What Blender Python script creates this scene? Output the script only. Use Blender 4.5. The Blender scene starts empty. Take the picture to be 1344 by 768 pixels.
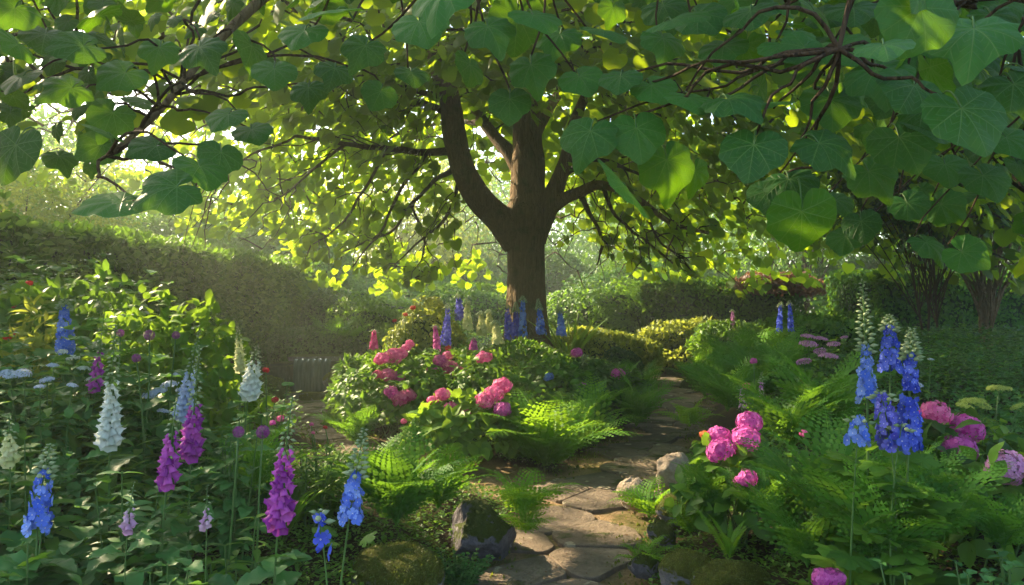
import bpy, math, random
import numpy as np
from mathutils import Vector, Matrix

random.seed(7)
rng = np.random.default_rng(11)
sc = bpy.context.scene
COL = sc.collection
R = math.radians

# ------------------------------------------------------------------ camera, sky, sun, exposure
F = 960.0
cam = bpy.data.cameras.new('camera')
cam.sensor_width = 36.0
cam.lens = 36.0 * F / 1344.0
cam.clip_start = 0.05
cam.clip_end = 600
camo = bpy.data.objects.new('camera', cam)
COL.objects.link(camo)
camo.location = (0, 0, 1.7)
PITCH = math.atan(11 / F)
camo.rotation_euler = (math.pi / 2 + PITCH, 0, 0)
sc.camera = camo

SUN_AZ, SUN_EL = R(-54), R(31)
TOSUN = np.array([math.sin(SUN_AZ) * math.cos(SUN_EL), math.cos(SUN_AZ) * math.cos(SUN_EL), math.sin(SUN_EL)])
w = bpy.data.worlds.new('World')
sc.world = w
w.use_nodes = True
nt = w.node_tree
sky = nt.nodes.new('ShaderNodeTexSky')
sky.sky_type = 'NISHITA'
sky.sun_disc = False
sky.sun_elevation = SUN_EL
sky.sun_rotation = SUN_AZ
sky.air_density = 1.0
sky.dust_density = 3.0
sky.ozone_density = 1.0
nt.links.new(sky.outputs[0], nt.nodes['Background'].inputs[0])
nt.nodes['Background'].inputs[1].default_value = 0.15
sl = bpy.data.lights.new('sun', 'SUN')
sl.energy = 4.3
sl.angle = R(0.6)
sl.color = (1.0, 0.79, 0.50)
slo = bpy.data.objects.new('sun', sl)
COL.objects.link(slo)
slo.location = (-25, 18, 20)
slo.rotation_euler = Vector(TOSUN).to_track_quat('Z', 'Y').to_euler()

sc.view_settings.view_transform = 'Standard'
sc.view_settings.look = 'None'
sc.view_settings.gamma = 1
sc.view_settings.exposure = 2.2
sc.render.engine = 'CYCLES'
cy = sc.cycles
cy.max_bounces = 5
cy.diffuse_bounces = 2
cy.glossy_bounces = 2
cy.transmission_bounces = 4
cy.volume_bounces = 0
cy.transparent_max_bounces = 6
cy.caustics_reflective = False
cy.caustics_refractive = False
cy.use_denoising = True
cy.sample_clamp_indirect = 4.0
try:
    cy.denoiser = 'OPENIMAGEDENOISE'
    cy.denoising_input_passes = 'RGB_ALBEDO_NORMAL'
except Exception:
    pass

_cr = camo.rotation_euler.to_matrix()


def at(px, py, Y):
    """the world point that stands at forward distance Y on the line of sight of a photo pixel"""
    d = _cr @ Vector(((px - 672) / F, -(py - 384) / F, -1.0))
    t = Y / d.y
    return np.array([d.x * t, Y, 1.7 + d.z * t])


# ------------------------------------------------------------------ mesh helpers
def ss(x, a, b):
    t = np.clip((x - a) / (b - a), 0, 1)
    return t * t * (3 - 2 * t)


def vn(p, s=1.0, seed=0.0):
    """cheap smooth noise about -1..1 from sums of sines; p (...,3)"""
    x, y, z = p[..., 0] * s + seed, p[..., 1] * s - seed * 1.7, p[..., 2] * s + seed * .6
    return (np.sin(x * 1.7 + 1.3 * np.sin(y * 1.1 + z)) + np.sin(y * 2.1 + 1.1 * np.sin(z * 1.6 + x * .7)) + np.sin(z * 1.9 + 1.2 * np.sin(x * 1.4 - y * .8))
            + .5 * np.sin(x * 4.1 + y * 3.3 + 2 * np.sin(z * 2.9)) + .5 * np.sin(y * 4.7 - z * 3.9 + 2 * np.sin(x * 3.1))) / 3.2


def unit(a):
    n = np.linalg.norm(a, axis=-1, keepdims=True)
    return a / np.maximum(n, 1e-9)


def frames(t, n):
    """rotation matrices whose Y is t and whose Z is as near n as can be"""
    t = unit(t)
    x = np.cross(t, n)
    x = unit(x)
    z = np.cross(x, t)
    return np.stack([x, t, z], axis=-1)


def rdir(k):
    return unit(rng.normal(size=(k, 3)))


class MB:
    def __init__(s):
        s.V, s.L, s.S, s.Rn, s.U, s.M = [], [], [], [], [], []
        s.n = 0

    def add(s, v, loops, sizes, rnd=0.5, uv=None, mat=0):
        v = np.asarray(v, float).reshape(-1, 3)
        k = len(v)
        s.V.append(v)
        s.L.append(np.asarray(loops, np.int64) + s.n)
        sizes = np.asarray(sizes, np.int64)
        s.S.append(sizes)
        s.Rn.append(np.broadcast_to(np.asarray(rnd, float), (k,)))
        s.U.append(np.zeros((k, 2)) if uv is None else np.asarray(uv, float))
        s.M.append(np.broadcast_to(np.asarray(mat, np.int64), (len(sizes),)))
        s.n += k
        return s

    def scatter(s, T, pos, rot, scale, rnd=None, mat=None):
        pos = np.atleast_2d(pos)
        k = len(pos)
        if k == 0:
            return s
        scale = np.broadcast_to(np.asarray(scale, float), (k,)) if np.ndim(scale) < 2 else np.asarray(scale)
        if rnd is None:
            rnd = rng.random(k)
        v = T['v']
        nv = len(v)
        vv = v[None] * (scale[:, None, None] if scale.ndim == 1 else scale[:, None, :])
        out = np.einsum('kij,knj->kni', rot, vv) + pos[:, None]
        lo = (T['l'][None] + (np.arange(k) * nv)[:, None]).ravel()
        m = np.tile(T['m'], k) if mat is None else mat
        s.add(out.reshape(-1, 3), lo, np.tile(T['s'], k), np.repeat(rnd, nv), np.tile(T['u'], (k, 1)), m)
        return s

    def tube(s, pts, rad, n=6, rnd=.5, mat=0, cap=True):
        pts = np.asarray(pts, float)
        m = len(pts)
        rad = np.broadcast_to(np.asarray(rad, float), (m,))
        tg = np.gradient(pts, axis=0)
        tg = unit(tg)
        ref = np.array([0.31, 0.2, 0.93]) if abs(tg[0] @ np.array([0.31, 0.2, 0.93])) < .9 else np.array([1., 0.1, 0])
        xs = []
        x = unit(np.cross(tg[0], ref))
        for i in range(m):
            x = unit(x - tg[i] * (x @ tg[i]))
            xs.append(x)
        xs = np.array(xs)
        ys = np.cross(tg, xs)
        a = np.arange(n) * 2 * math.pi / n
        ring = (np.cos(a)[None, :, None] * xs[:, None] + np.sin(a)[None, :, None] * ys[:, None]) * rad[:, None, None] + pts[:, None]
        i, j = np.meshgrid(np.arange(m - 1), np.arange(n), indexing='ij')
        i, j = i.ravel(), j.ravel()
        j2 = (j + 1) % n
        q = np.stack([i * n + j, i * n + j2, (i + 1) * n + j2, (i + 1) * n + j], 1)
        lo = list(q.ravel())
        sz = [4] * len(q)
        if cap:
            lo += list(range((m - 1) * n, m * n)) + list(range(n - 1, -1, -1))
            sz += [n, n]
        s.add(ring.reshape(-1, 3), lo, sz, rnd, None, mat)
        return s

    def build(s, name, mats, parent=None, smooth=True, origin=None):
        me = bpy.data.meshes.new(name)
        V = np.concatenate(s.V)
        if origin is not None:
            V = V - np.asarray(origin)[None]
        L = np.concatenate(s.L)
        S = np.concatenate(s.S)
        me.vertices.add(len(V))
        me.vertices.foreach_set('co', V.astype(np.float32).ravel())
        me.loops.add(len(L))
        me.loops.foreach_set('vertex_index', L.astype(np.int32))
        me.polygons.add(len(S))
        st = np.concatenate([[0], np.cumsum(S)[:-1]]).astype(np.int32)
        me.polygons.foreach_set('loop_start', st)
        me.polygons.foreach_set('material_index', np.concatenate(s.M).astype(np.int32))
        me.update(calc_edges=True)
        a = me.attributes.new('rnd', 'FLOAT', 'POINT')
        a.data.foreach_set('value', np.concatenate(s.Rn).astype(np.float32))
        u = np.concatenate(s.U)
        u3 = np.concatenate([u, np.zeros((len(u), 1))], 1)
        a = me.attributes.new('luv', 'FLOAT_VECTOR', 'POINT')
        a.data.foreach_set('vector', u3.astype(np.float32).ravel())
        me.polygons.foreach_set('use_smooth', [smooth] * len(S))
        for m in (mats if isinstance(mats, (list, tuple)) else [mats]):
            me.materials.append(m)
        o = bpy.data.objects.new(name, me)
        COL.objects.link(o)
        if parent is not None:
            o.parent = parent
        elif origin is not None:
            o.location = origin
        return o


def tag(o, label=None, cat=None, group=None, kind=None):
    if label: o['label'] = label
    if cat: o['category'] = cat
    if group: o['group'] = group
    if kind: o['kind'] = kind
    return o


def empty(name, loc, label, cat, group=None):
    o = bpy.data.objects.new(name, None)
    o.empty_display_size = .1
    COL.objects.link(o)
    o.location = [float(c) for c in loc]
    return tag(o, label, cat, group)


def copy_tree(o, parent=None):
    c = o.copy()
    COL.objects.link(c)
    c.parent = parent
    for ch in list(o.children):
        copy_tree(ch, c)
    return c


def T_from(v, faces, uv=None, mat=None):
    v = np.asarray(v, float)
    l = np.concatenate([np.asarray(f) for f in faces])
    s = np.array([len(f) for f in faces])
    return dict(v=v, l=l, s=s, u=v[:, :2].copy() if uv is None else np.asarray(uv, float), m=np.zeros(len(s), int) if mat is None else np.asarray(mat))


def T_join(ts, mats=None):
    V, L, S, U, M, n = [], [], [], [], [], 0
    for i, t in enumerate(ts):
        V.append(t['v']); L.append(t['l'] + n); S.append(t['s']); U.append(t['u'])
        M.append(t['m'] if mats is None else np.full(len(t['s']), mats[i]))
        n += len(t['v'])
    return dict(v=np.concatenate(V), l=np.concatenate(L), s=np.concatenate(S), u=np.concatenate(U), m=np.concatenate(M))


def T_move(t, rot=None, off=(0, 0, 0), sc_=1.0):
    v = t['v'] * sc_
    if rot is not None:
        v = v @ np.asarray(rot).T
    r = dict(t)
    r['v'] = v + np.asarray(off)
    return r


def strip_leaf(prof, cols=3, fold=.25, droop=.25, wave=0., serr=0.):
    """a leaf of unit length along +Y: prof = [(y, half width)], cols columns each side"""
    rows = len(prof)
    xs = np.linspace(-1, 1, cols)
    v, f = [], []
    for i, (y, hw) in enumerate(prof):
        k = 1 + (serr if i % 2 else -serr) * (0 < i < rows - 1)
        for x in xs:
            xx = x * hw * (k if abs(x) > .99 else 1)
            z = fold * abs(xx) - droop * y * y + wave * math.sin(y * 17 + x * 2) * abs(x) * hw
            v.append((xx, y - (0.0), z))
    for i in range(rows - 1):
        for j in range(cols - 1):
            a = i * cols + j
            f.append((a, a + 1, a + cols + 1, a + cols))
    return T_from(v, f)


def polar_leaf(rfun, segs=24, rings=3, cup=.08, droop=.25, ripple=.03, nv=5, size_back=True):
    """a leaf with palmate veins: petiole joint at the origin, tip along +Y, greatest radius 1"""
    v = [(0, 0, 0)]
    ths = np.linspace(-math.pi * .97, math.pi * .97, segs)
    for r in range(1, rings + 1):
        q = r / rings
        for th in ths:
            rr = rfun(th) * q
            x, y = math.sin(th) * rr, math.cos(th) * rr
            z = -droop * (rr ** 2) * (.6 + .4 * max(0, math.cos(th))) + cup * rr + ripple * q * math.cos(nv * 2 * th) + ripple * .6 * q * q * math.sin(th * 7 + 1)
            v.append((x, y, z))
    f = []
    for j in range(segs - 1):
        f.append((0, 1 + j + 1, 1 + j))
        for r in range(rings - 1):
            a = 1 + r * segs + j
            f.append((a, a + 1, a + 1 + segs, a + segs))
    return T_from(v, f)


def cordate(th):
    a = abs(th) / math.pi
    base = np.interp(a, [0, .04, .12, .22, .33, .42, .5, .62, .75, .88, .95, 1], [1.0, .93, .80, .76, .78, .72, .70, .66, .60, .50, .34, .12])
    return float(base) * (1 + .02 * math.sin(th * 13))


def cordate_rough(th):
    return cordate(th) * (1 + .05 * math.cos(6 * th) + .04 * math.sin(9 * th + 1))


def lobed(th):
    a = abs(th) / math.pi
    e = np.interp(a, [0, .3, .6, .85, 1], [1, .95, .85, .6, .2])
    return float(e) * (.62 + .38 * abs(math.cos(th * 2.5)) ** .6) * (1 + .07 * math.sin(th * 23))


CAT_HI = polar_leaf(cordate, 48, 7, droop=.34, ripple=.012, cup=.10)
CAT_HI2 = polar_leaf(cordate_rough, 48, 7, droop=.62, ripple=.022, cup=.16)
CAT_MID = polar_leaf(cordate, 16, 2, droop=.35)
CAT_LO = polar_leaf(cordate, 9, 1, droop=.3, ripple=.02)
LOBED = polar_leaf(lobed, 41, 2, droop=.3, ripple=.03)
OVATE = strip_leaf([(0, .02), (.12, .2), (.3, .33), (.5, .34), (.7, .26), (.88, .12), (1, .0)], 5, .25, .3, .12)
OVATE_S = strip_leaf([(0, .02), (.07, .13), (.14, .2), (.21, .27), (.28, .3), (.35, .33), (.42, .34), (.5, .34), (.57, .32), (.64, .30), (.71, .26), (.78, .22), (.85, .16), (.93, .09), (1, 0)], 5, .3, .35, .14, .06)
LANCE = strip_leaf([(0, .02), (.2, .12), (.45, .16), (.7, .11), (.88, .05), (1, .0)], 3, .3, .35, .1)
BLADE = strip_leaf([(0, .025), (.25, .03), (.5, .026), (.75, .017), (1, .0)], 3, .6, .45)
SMALL = strip_leaf([(0, .03), (.35, .3), (.7, .25), (1, .0)], 3, .35, .2)
TINY = T_from([(0, 0, 0), (.3, .45, .08), (0, 1, -.08), (-.3, .45, .08), (0, .45, 0)], [(0, 1, 4), (1, 2, 4), (2, 3, 4), (3, 0, 4)])


# ------------------------------------------------------------------ materials
class NT:
    def __init__(s, name):
        s.m = bpy.data.materials.new(name)
        s.m.use_nodes = True
        s.t = s.m.node_tree
        s.t.nodes.clear()
        s.out = s.t.nodes.new('ShaderNodeOutputMaterial')

    def n(s, typ, **kw):
        nd = s.t.nodes.new('ShaderNode' + typ)
        ins = kw.pop('ins', {})
        for k, v in kw.items():
            setattr(nd, k, v)
        for k, v in ins.items():
            if isinstance(v, bpy.types.NodeSocket):
                s.t.links.new(v, nd.inputs[k])
            else:
                nd.inputs[k].default_value = v
        return nd

    def math(s, op, a, b=0.0, c=None):
        ins = {0: a, 1: b}
        if c is not None: ins[2] = c
        return s.n('Math', operation=op, ins=ins).outputs[0]

    def mix(s, f, a, b):
        nd = s.n('Mix', data_type='RGBA')
        for k, v in ((0, f), (6, a), (7, b)):
            if isinstance(v, bpy.types.NodeSocket): s.t.links.new(v, nd.inputs[k])
            else: nd.inputs[k].default_value = v if k == 0 else (*v, 1) if len(v) == 3 else v
        return nd.outputs[2]

    def ramp(s, f, stops):
        nd = s.n('ValToRGB', ins={0: f})
        el = nd.color_ramp.elements
        while len(el) < len(stops): el.new(.5)
        for e, (p, c) in zip(el, stops):
            e.position = p
            e.color = (*c, 1) if len(c) == 3 else c
        return nd.outputs[0]

    def noise(s, scale, detail=4, rough=.6, vec=None, out=0):
        ins = {'Scale': scale, 'Detail': detail, 'Roughness': rough}
        if vec is not None: ins['Vector'] = vec
        return s.n('TexNoise', ins=ins).outputs[out]

    def obj(s):
        return s.n('TexCoord').outputs['Object']

    def geo(s):
        return s.n('NewGeometry').outputs['Position']

    def attr(s, name, out='Fac'):
        return s.n('Attribute', attribute_name=name).outputs[out]

    def bump(s, h, strength=.3, dist=.02):
        return s.n('Bump', ins={'Height': h, 'Strength': strength, 'Distance': dist}).outputs[0]

    def finish(s, sh):
        s.t.links.new(sh, s.out.inputs[0])
        return s.m


def leaf_mat(name, a, b, tr=None, tmix=.38, rough=.5, spec=.35, veins=0, under=None):
    t = NT(name)
    r = t.attr('rnd')
    col = t.mix(r, a, b)
    tc = tr if tr else tuple(min(1, c * 2.6 + .02) for c in b)
    trc = t.mix(r, tuple(c * .7 for c in tc), tc)
    kw = {}
    if veins:
        uv = t.attr('luv', 'Vector')
        sp = t.n('SeparateXYZ', ins={0: uv})
        x, y = sp.outputs[0], sp.outputs[1]
        d = None
        for an in (0, 32, -32, 68, -68, 112, -112):
            c, s_ = math.cos(R(an)), math.sin(R(an))
            perp = t.math('ABSOLUTE', t.math('SUBTRACT', t.math('MULTIPLY', x, c), t.math('MULTIPLY', y, s_)))
            along = t.math('ADD', t.math('MULTIPLY', x, s_), t.math('MULTIPLY', y, c))
            perp = t.math('ADD', perp, t.math('MULTIPLY', t.math('LESS_THAN', along, 0.0), 1.0))
            perp = t.math('ADD', perp, t.math('MULTIPLY', along, .006))
            d = perp if d is None else t.math('MINIMUM', d, perp)
        ln = t.n('MapRange', ins={0: d, 1: .003, 2: .015, 3: 1.0, 4: 0.0}).outputs[0]
        # fine side veins
        rad = t.n('VectorMath', operation='LENGTH', ins={0: uv}).outputs['Value']
        wv = t.math('SINE', t.math('MULTIPLY', t.math('SUBTRACT', rad, t.math('MULTIPLY', d, .9)), 46.0))
        fine = t.n('MapRange', ins={0: wv, 1: .86, 2: 1.0, 3: 0.0, 4: .4}).outputs[0]
        vv = t.math('MAXIMUM', ln, fine)
        col = t.mix(t.math('MULTIPLY', vv, .75), col, (.16, .28, .06))
        nz = t.noise(9.0, 3, .6, uv)
        col = t.mix(t.math('MULTIPLY', t.math('SUBTRACT', nz, .45), .9), col, tuple(c * 1.7 for c in b))
        sp_ = t.n('VectorMath', operation='MULTIPLY_ADD', ins={0: r, 1: (37.0, 21.0, 11.0), 2: uv}).outputs[0]
        bl = t.noise(5.5, 5, .7, sp_)
        col = t.mix(t.n('MapRange', ins={0: bl, 1: .66, 2: .74, 3: 0, 4: .8}).outputs[0], col, (.14, .12, .03))
        hgt = t.math('ADD', t.math('MULTIPLY', d, -2.2), t.math('MULTIPLY', nz, .35))
        kw['Normal'] = t.bump(t.math('SUBTRACT', hgt, t.math('MULTIPLY', vv, .5)), .45, .012)
        trc = t.mix(t.math('MULTIPLY', vv, .5), trc, tuple(c * .45 for c in tc))
    if under is not None:
        bf = t.n('NewGeometry').outputs['Backfacing']
        col = t.mix(bf, col, under)
    p = t.n('BsdfPrincipled', ins=dict({'Base Color': col, 'Roughness': rough, 'Specular IOR Level': spec}, **kw))
    q = t.n('BsdfTranslucent', ins={'Color': trc})
    m = t.n('MixShader', ins={0: tmix, 1: p.outputs[0], 2: q.outputs[0]})
    return t.finish(m.outputs[0])


def petal_mat(name, a, b, tm=.3):
    t = NT(name)
    col = t.mix(t.attr('rnd'), a, b)
    p = t.n('BsdfPrincipled', ins={'Base Color': col, 'Roughness': .6, 'Specular IOR Level': .2})
    q = t.n('BsdfTranslucent', ins={'Color': col})
    return t.finish(t.n('MixShader', ins={0: tm, 1: p.outputs[0], 2: q.outputs[0]}).outputs[0])


def plain_mat(name, col, rough=.7, col2=None, ns=8):
    t = NT(name)
    c = t.mix(t.noise(ns, 4, .6, t.obj()), col, col2) if col2 else (*col, 1)
    return t.finish(t.n('BsdfPrincipled', ins={'Base Color': c, 'Roughness': rough, 'Specular IOR Level': .25}).outputs[0])


M = {}
M['tree_leaf'] = leaf_mat('broad_tree_leaf', (.022, .080, .008), (.048, .140, .012), (.50, .70, .016), .5, .5, .25)
M['tree_leaf_near'] = leaf_mat('broad_tree_leaf_veined', (.010, .060, .008), (.026, .120, .014), (.26, .56, .008), .28, .45, .22, veins=1)
M['leaf'] = leaf_mat('garden_leaf', (.035, .110, .014), (.110, .240, .026), (.30, .54, .04))
M['leaf_cool'] = leaf_mat('cool_green_leaf', (.030, .105, .030), (.085, .230, .060), (.22, .48, .06), .3, .5, .3)
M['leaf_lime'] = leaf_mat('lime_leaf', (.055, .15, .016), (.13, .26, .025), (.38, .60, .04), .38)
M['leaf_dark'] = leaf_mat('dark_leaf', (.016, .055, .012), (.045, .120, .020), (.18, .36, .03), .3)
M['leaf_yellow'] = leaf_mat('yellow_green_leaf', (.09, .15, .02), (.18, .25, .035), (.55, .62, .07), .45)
M['hedge'] = leaf_mat('hedge_leaf', (.010, .060, .006), (.050, .165, .012), (.26, .50, .02), .28, .55, .12)
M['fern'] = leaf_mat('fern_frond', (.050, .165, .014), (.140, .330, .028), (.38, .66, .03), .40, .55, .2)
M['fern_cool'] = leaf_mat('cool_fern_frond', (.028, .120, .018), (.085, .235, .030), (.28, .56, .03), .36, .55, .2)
M['copper'] = leaf_mat('copper_leaf', (.075, .038, .020), (.14, .075, .030), (.30, .14, .06), .35)
M['moss_leaf'] = leaf_mat('moss_tuft', (.045, .075, .010), (.11, .15, .018), (.30, .36, .03), .3)
M['stem'] = leaf_mat('green_stem', (.05, .12, .03), (.09, .18, .04), None, .15)
M['bud'] = leaf_mat('pale_bud', (.20, .32, .14), (.42, .50, .30), (.5, .6, .35), .3)
M['purple'] = petal_mat('purple_petal', (.22, .014, .27), (.62, .13, .56))
M['purple_pale'] = petal_mat('mauve_petal', (.50, .28, .48), (.62, .45, .58))
M['white'] = petal_mat('white_petal', (.55, .62, .55), (.80, .84, .80))
M['cream'] = petal_mat('cream_petal', (.50, .55, .22), (.72, .72, .42))
M['blue'] = petal_mat('blue_petal', (.020, .045, .48), (.17, .24, .88))
M['blue_light'] = petal_mat('light_blue_petal', (.05, .13, .66), (.28, .42, .88))
M['blue_pale'] = petal_mat('pale_blue_petal', (.32, .40, .62), (.50, .58, .74))
M['violet'] = petal_mat('violet_blue_petal', (.10, .09, .55), (.22, .22, .75))
M['eye'] = petal_mat('white_eye', (.6, .6, .7), (.8, .8, .85))
M['pink'] = petal_mat('pink_petal', (.58, .045, .26), (.85, .24, .50))
M['magenta'] = petal_mat('magenta_petal', (.46, .030, .30), (.76, .18, .58))
M['mauve'] = petal_mat('mauve_pink_petal', (.45, .16, .42), (.65, .34, .60))
M['red'] = petal_mat('red_petal', (.40, .02, .03), (.62, .06, .07))
M['orange'] = petal_mat('orange_petal', (.70, .16, .06), (.80, .28, .10))
M['allium'] = petal_mat('allium_petal', (.20, .02, .20), (.40, .07, .38))
M['lime_flower'] = petal_mat('lime_flower', (.32, .42, .06), (.52, .60, .16))
M['core'] = plain_mat('dark_core', (.010, .026, .005), .95, (.020, .045, .008), 12)  # dark fill for the inside of bushes and hedges, stands in for inner shade


def bark_mat(name, c1, c2, moss=.25):
    t = NT(name)
    o = t.obj()
    mp = t.n('Mapping', ins={0: o, 'Scale': (1, 1, .16)}).outputs[0]
    n1 = t.noise(26, 6, .7, mp)
    wv = t.n('TexVoronoi', feature='DISTANCE_TO_EDGE', ins={'Vector': mp, 'Scale': 17.0, 'Randomness': 1.0}).outputs['Distance']
    h = t.math('ADD', t.math('MULTIPLY', n1, .7), t.math('MINIMUM', t.math('MULTIPLY', wv, 5.0), .6))
    c = t.mix(n1, c1, c2)
    mo = t.n('MapRange', ins={0: t.noise(3.0, 5, .7, o), 1: .52, 2: .68, 3: 0, 4: moss}).outputs[0]
    c = t.mix(mo, c, (.05, .08, .018))
    p = t.n('BsdfPrincipled', ins={'Base Color': c, 'Roughness': .88, 'Specular IOR Level': .2, 'Normal': t.bump(h, .9, .05)})
    return t.finish(p.outputs[0])


M['bark'] = bark_mat('grooved_bark', (.060, .040, .020), (.32, .22, .12), .6)
M['bark_small'] = bark_mat('branch_bark', (.035, .022, .012), (.10, .065, .035), .2)
M['bark_pale'] = bark_mat('pale_bark', (.08, .065, .045), (.22, .18, .13), .2)


def stone_mat(name, a, b, moss, mc=(.075, .10, .012), sc_=4.0, mo_scale=2.2, tone=0.0):
    t = NT(name)
    o = t.obj()
    n1 = t.noise(sc_, 8, .68, o)
    n2 = t.noise(sc_ * 6, 6, .7, o)
    c = t.ramp(n1, [(.3, a), (.7, b)])
    if tone:
        c = t.mix(t.attr('rnd'), c, t.mix(.55, c, (.06, .055, .05)))
        c = t.mix(t.n('MapRange', ins={0: t.noise(1.6, 5, .7, o), 1: .45, 2: .65, 3: 0, 4: .6}).outputs[0], c, (.10, .075, .05))
    c = t.mix(t.n('MapRange', ins={0: n2, 1: .45, 2: .75, 3: 0, 4: .5}).outputs[0], c, tuple(x * .45 for x in a))
    li = t.n('MapRange', ins={0: t.noise(sc_ * 2.1, 3, .5, o), 1: .64, 2: .68, 3: 0, 4: .5}).outputs[0]
    c = t.mix(li, c, tuple(min(.6, x * 1.8) for x in b))
    nz = t.n('SeparateXYZ', ins={0: t.n('NewGeometry').outputs['Normal']}).outputs[2]
    mm = t.math('ADD', t.math('MULTIPLY', nz, .35), t.noise(mo_scale, 6, .65, o))
    mm = t.n('MapRange', ins={0: mm, 1: 1.02 - moss, 2: 1.10 - moss, 3: 0, 4: 1}).outputs[0]
    mcol = t.mix(t.noise(22, 4, .7, o), tuple(x * .35 for x in mc), tuple(x * 1.5 for x in mc))
    c = t.mix(mm, c, mcol)
    h = t.math('ADD', t.math('MULTIPLY', n2, .5), t.math('ADD', n1, t.math('MULTIPLY', mm, t.noise(60, 3, .8, o))))
    p = t.n('BsdfPrincipled', ins={'Base Color': c, 'Roughness': .85, 'Specular IOR Level': .25, 'Normal': t.bump(h, 1.0, .05)})
    return t.finish(p.outputs[0])


M['rock'] = stone_mat('mossy_grey_rock', (.075, .070, .085), (.23, .215, .24), .40, sc_=6.5)
M['rock_moss'] = stone_mat('moss_covered_rock', (.11, .105, .11), (.30, .29, .30), .53, (.11, .12, .010), sc_=6, mo_scale=5)
M['rock_pale'] = stone_mat('pale_tan_rock', (.26, .20, .15), (.50, .42, .34), .16)
M['rock_dark'] = stone_mat('dark_wet_rock', (.045, .048, .045), (.12, .12, .11), .34)
M['flag'] = stone_mat('worn_flagstone', (.17, .132, .098), (.40, .31, .225), .12, sc_=3.0, tone=1)
M['moss'] = stone_mat('cushion_moss', (.05, .05, .03), (.09, .09, .05), .95)

# ground: dark leafy soil, sandy and mossy where feet pass
t = NT('garden_soil')
g = t.geo()
sand = t.attr('sand')
n1 = t.noise(5, 8, .7, g)
n2 = t.noise(38, 6, .75, g)
soil = t.mix(n2, (.018, .012, .007), (.075, .052, .032))
sandc = t.mix(n1, (.24, .16, .085), (.45, .32, .18))
sandc = t.mix(t.n('MapRange', ins={0: n2, 1: .4, 2: .7, 3: 0, 4: .6}).outputs[0], sandc, (.12, .08, .045))
mo = t.n('MapRange', ins={0: t.noise(2.6, 6, .7, g), 1: .50, 2: .62, 3: 0, 4: .85}).outputs[0]
mossc = t.mix(n2, (.03, .05, .008), (.12, .15, .02))
c = t.mix(t.math('MULTIPLY', mo, .9), t.mix(sand, soil, sandc), mossc)
p = t.n('BsdfPrincipled', ins={'Base Color': c, 'Roughness': .95, 'Specular IOR Level': .15, 'Normal': t.bump(t.math('ADD', n2, t.math('MULTIPLY', n1, .7)), 1.0, .03)})
M['soil'] = t.finish(p.outputs[0])
t = NT('falling_water')
g = t.n('Mapping', ins={0: t.obj(), 'Scale': (30, 30, 1.2)}).outputs[0]
h = t.noise(1.0, 4, .6, g)
p = t.n('BsdfPrincipled', ins={'Base Color': t.mix(h, (.03, .04, .04), (.28, .33, .34)), 'Roughness': .12, 'Transmission Weight': .45, 'IOR': 1.33, 'Normal': t.bump(h, .6, .02)})
M['water'] = t.finish(p.outputs[0])
t = NT('still_water')
p = t.n('BsdfPrincipled', ins={'Base Color': (.012, .02, .016, 1), 'Roughness': .06, 'Normal': t.bump(t.noise(14, 3, .5, t.obj()), .15, .02)})
M['pool'] = t.finish(p.outputs[0])

# ------------------------------------------------------------------ terrain
PATH = np.array([(-.5, -2, .46), (-.2, 1.5, .46), (.05, 3, .46), (.27, 4.38, .46), (.42, 5.35, .48), (.64, 6.16, .50), (1.02, 7.25, .50), (1.72, 8.8, .46), (2.55, 11.25, .40), (2.95, 13.06, .40), (3.30, 15.5, .36), (3.45, 17.2, .34)])
SIDE = np.array([(.35, 6.6, .5), (-.6, 7.3, .55), (-1.7, 8.4, .36), (-2.6, 10, .38), (-3.1, 11.5, .6), (-3.4, 12.6, .8)])


def path_d(x, y, P):
    """signed distance to the edge of a path given as (x, y, half width) nodes"""
    best = np.full(np.shape(x), 1e9)
    for a, b in zip(P[:-1], P[1:]):
        ab = b[:2] - a[:2]
        L2 = ab @ ab
        t_ = np.clip(((x - a[0]) * ab[0] + (y - a[1]) * ab[1]) / L2, 0, 1)
        d = np.hypot(x - a[0] - t_ * ab[0], y - a[1] - t_ * ab[1]) - (a[2] + (b[2] - a[2]) * t_)
        best = np.minimum(best, d)
    return best


def hgt(x, y):
    x, y = np.asarray(x, float), np.asarray(y, float)
    d = np.minimum(path_d(x, y, PATH), path_d(x, y, SIDE))
    h = .20 * ss(d, .0, .6) + .28 * ss(d, .7, 2.6)
    out = ss(np.hypot(x, y - 10), 24, 45)
    p = np.stack([x, y, x * 0], -1)
    h = h + .05 * vn(p, .9) * ss(d, .1, 1) + .012 * vn(p, 5.0)
    return h * (1 - out) + out * .3


def onground(px, py, dz=0.0):
    """where the line of sight of a photo pixel meets the terrain"""
    lo, hi = 1.5, 60.
    for Y in np.linspace(1.5, 60, 600):
        q = at(px, py, Y)
        if q[2] < hgt(q[0], q[1]) + dz:
            return q
    return at(px, py, 60)


def gz(x, y):
    return float(hgt(x, y))


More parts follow.
